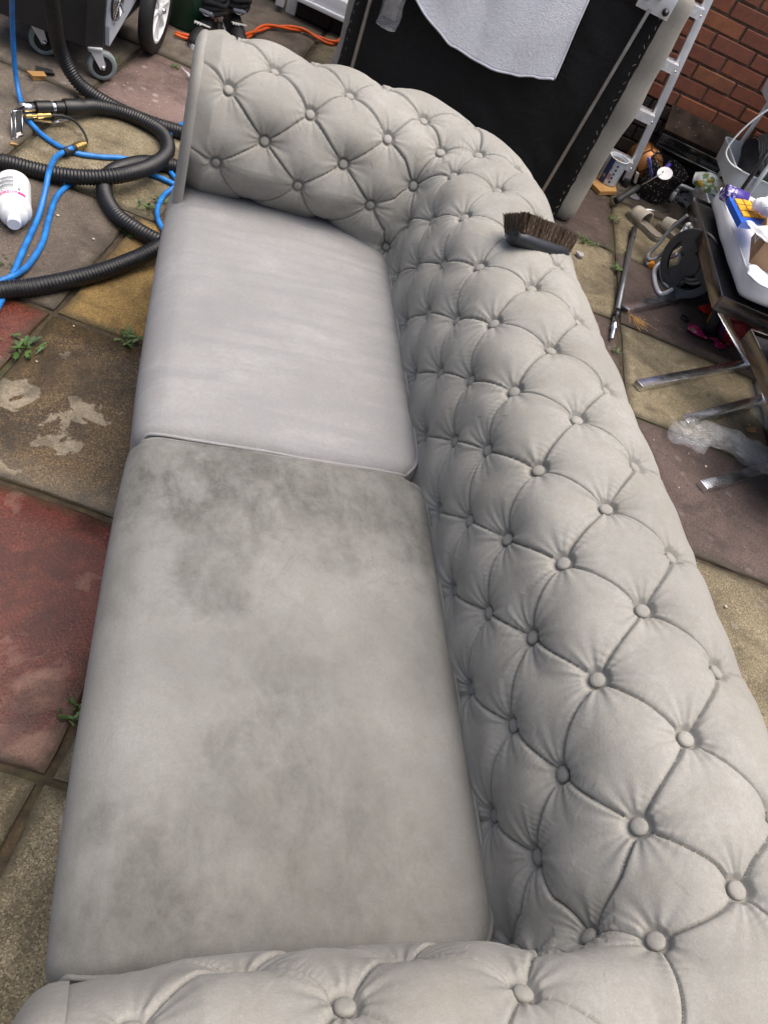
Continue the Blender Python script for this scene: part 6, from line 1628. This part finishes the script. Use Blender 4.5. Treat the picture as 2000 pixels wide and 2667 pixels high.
# ------------------------------------------------------------------ small litter
def chip(p, d, mat, label, cat, rot=0.0, name='chip'):
    mb = MB(); bm = bmesh.new(); bmesh.ops.create_cube(bm, size=1.0); bmesh.ops.scale(bm, vec=d, verts=bm.verts)
    for v in bm.verts: v.co += Vector((mnoise.noise(v.co * 90), mnoise.noise(v.co * 80 + Vector((3, 0, 0))), 0)) * max(d) * 0.35
    me = bpy.data.meshes.new(name); bm.to_mesh(me); bm.free(); me.materials.append(mat); o = bpy.data.objects.new(name, me); link(o); o.location = Vector(p) + Vector((0, 0, d[2] / 2 + 0.002)); o.rotation_euler = (0, 0, rot); return tag(o, label, cat)
chip((-0.548, 3.162, 0), (0.05, 0.03, 0.018), MAT['pine'], 'triangular wood offcut on the slab below the machine', 'offcut', 0.6, 'wood_offcut')
chip((-0.532, 3.221, 0), (0.06, 0.03, 0.012), MAT['black_rubber'], 'dark lump beside the triangular wood offcut', 'scrap', 0.3, 'scrap')
chip((2.237, 1.989, 0), (0.045, 0.018, 0.008), MAT['pine'], 'pale wood splinter on the plum slab at the right edge', 'splinter', 0.2, 'wood_splinter')
chip((1.741, 2.970, 0), (0.034, 0.026, 0.014), plain('grey_putty', (0.30, 0.29, 0.30), 0.8, var=0.3), 'lump of grey putty on the pale slab below the brush', 'lump', 0.2, 'putty_lump')
chip((-0.530, 2.660, 0), (0.03, 0.009, 0.006), MAT['pine'], 'thin wood chip on the tan slab below the hand tool', 'chip', 0.1, 'wood_chip')
sheet('paper_scrap', (-0.061, 3.617, 0.012), (0.002, 3.518, 0.02), (0.016, 3.461, 0.015), (-0.035, 3.571, 0.01), MAT['paper'], 'torn white paper scrap beside the far arm front', 'paper', 0.012, 8)
nd = NT('dry_needle'); nd.set(color=nd.ramp(nd.random(), [(0, (0.36, 0.20, 0.06)), (1, (0.46, 0.28, 0.10))]), rough=0.7)
mb = MB(); nr = random.Random(4); ng = Vector((1.902, 2.555, 0))
for k in range(34):
    a_ = nr.uniform(-2.2, -0.6); p0 = Vector((nr.gauss(0, .012), nr.gauss(0.02, .012), 0.004)); L_ = nr.uniform(.03, .09); mid_ = p0 + Vector((math.cos(a_) * L_ * .5, math.sin(a_) * L_ * .5, 0.006)); mb.tube([p0, mid_, p0 + Vector((math.cos(a_ + .2) * L_, math.sin(a_ + .2) * L_, 0.003))], 0.0009, 4)
o = mb.build('dry_grass_tuft', nd.m, None); o.location = ng; tag(o, 'tuft of dry yellow grass at the end of the far chrome runner', 'grass'); o['kind'] = 'stuff'
mb = MB(); lr = random.Random(14); lit = [(-0.367, 3.349), (-0.256, 3.395), (-0.230, 3.360), (-0.146, 3.349), (-0.089, 3.200), (-0.274, 3.294), (-0.185, 3.287), (-0.259, 3.056), (-0.019, 3.262), (-0.382, 2.638), (-0.299, 2.658), (-0.347, 2.147), (-0.355, 2.325), (-0.256, 2.229), (-0.224, 2.119), (-0.098, 1.993), (-0.121, 1.823), (-0.222, 1.569), (1.648, 2.318), (2.117, 2.733), (2.001, 2.584), (1.830, 1.935), (1.800, 1.792), (1.698, 1.806), (1.882, 1.726), (1.840, 1.726), (1.713, 1.611), (1.670, 1.257), (1.699, 1.190), (2.266, 1.979), (1.964, 3.566), (2.072, 3.620), (0.324, 3.968), (0.217, 3.865), (0.404, 4.532), (0.304, 4.272), (0.563, 4.363)]
for x, y in lit:
    for k in range(lr.choice((0, 1, 1, 2))):
        s_ = lr.uniform(0.002, 0.007); c = Vector((x + lr.gauss(0, .035), y + lr.gauss(0, .035), 0.004)); a0 = lr.uniform(0, 6.28)
        poly = [(s_ * lr.uniform(.5, 1) * math.cos(a0 + q_ * 1.2566), s_ * lr.uniform(.4, 1) * math.sin(a0 + q_ * 1.2566)) for q_ in range(5)]
        mb.prism(poly, 0, 0.0025, Matrix.Translation(c))
o = mb.build('paint_flakes', plain('pale_flakes', (0.40, 0.35, 0.28), 0.8, var=0.35, scale=70), None); tag(o, 'pale paint flakes and grit scattered over the slabs', 'grit', kind='stuff')
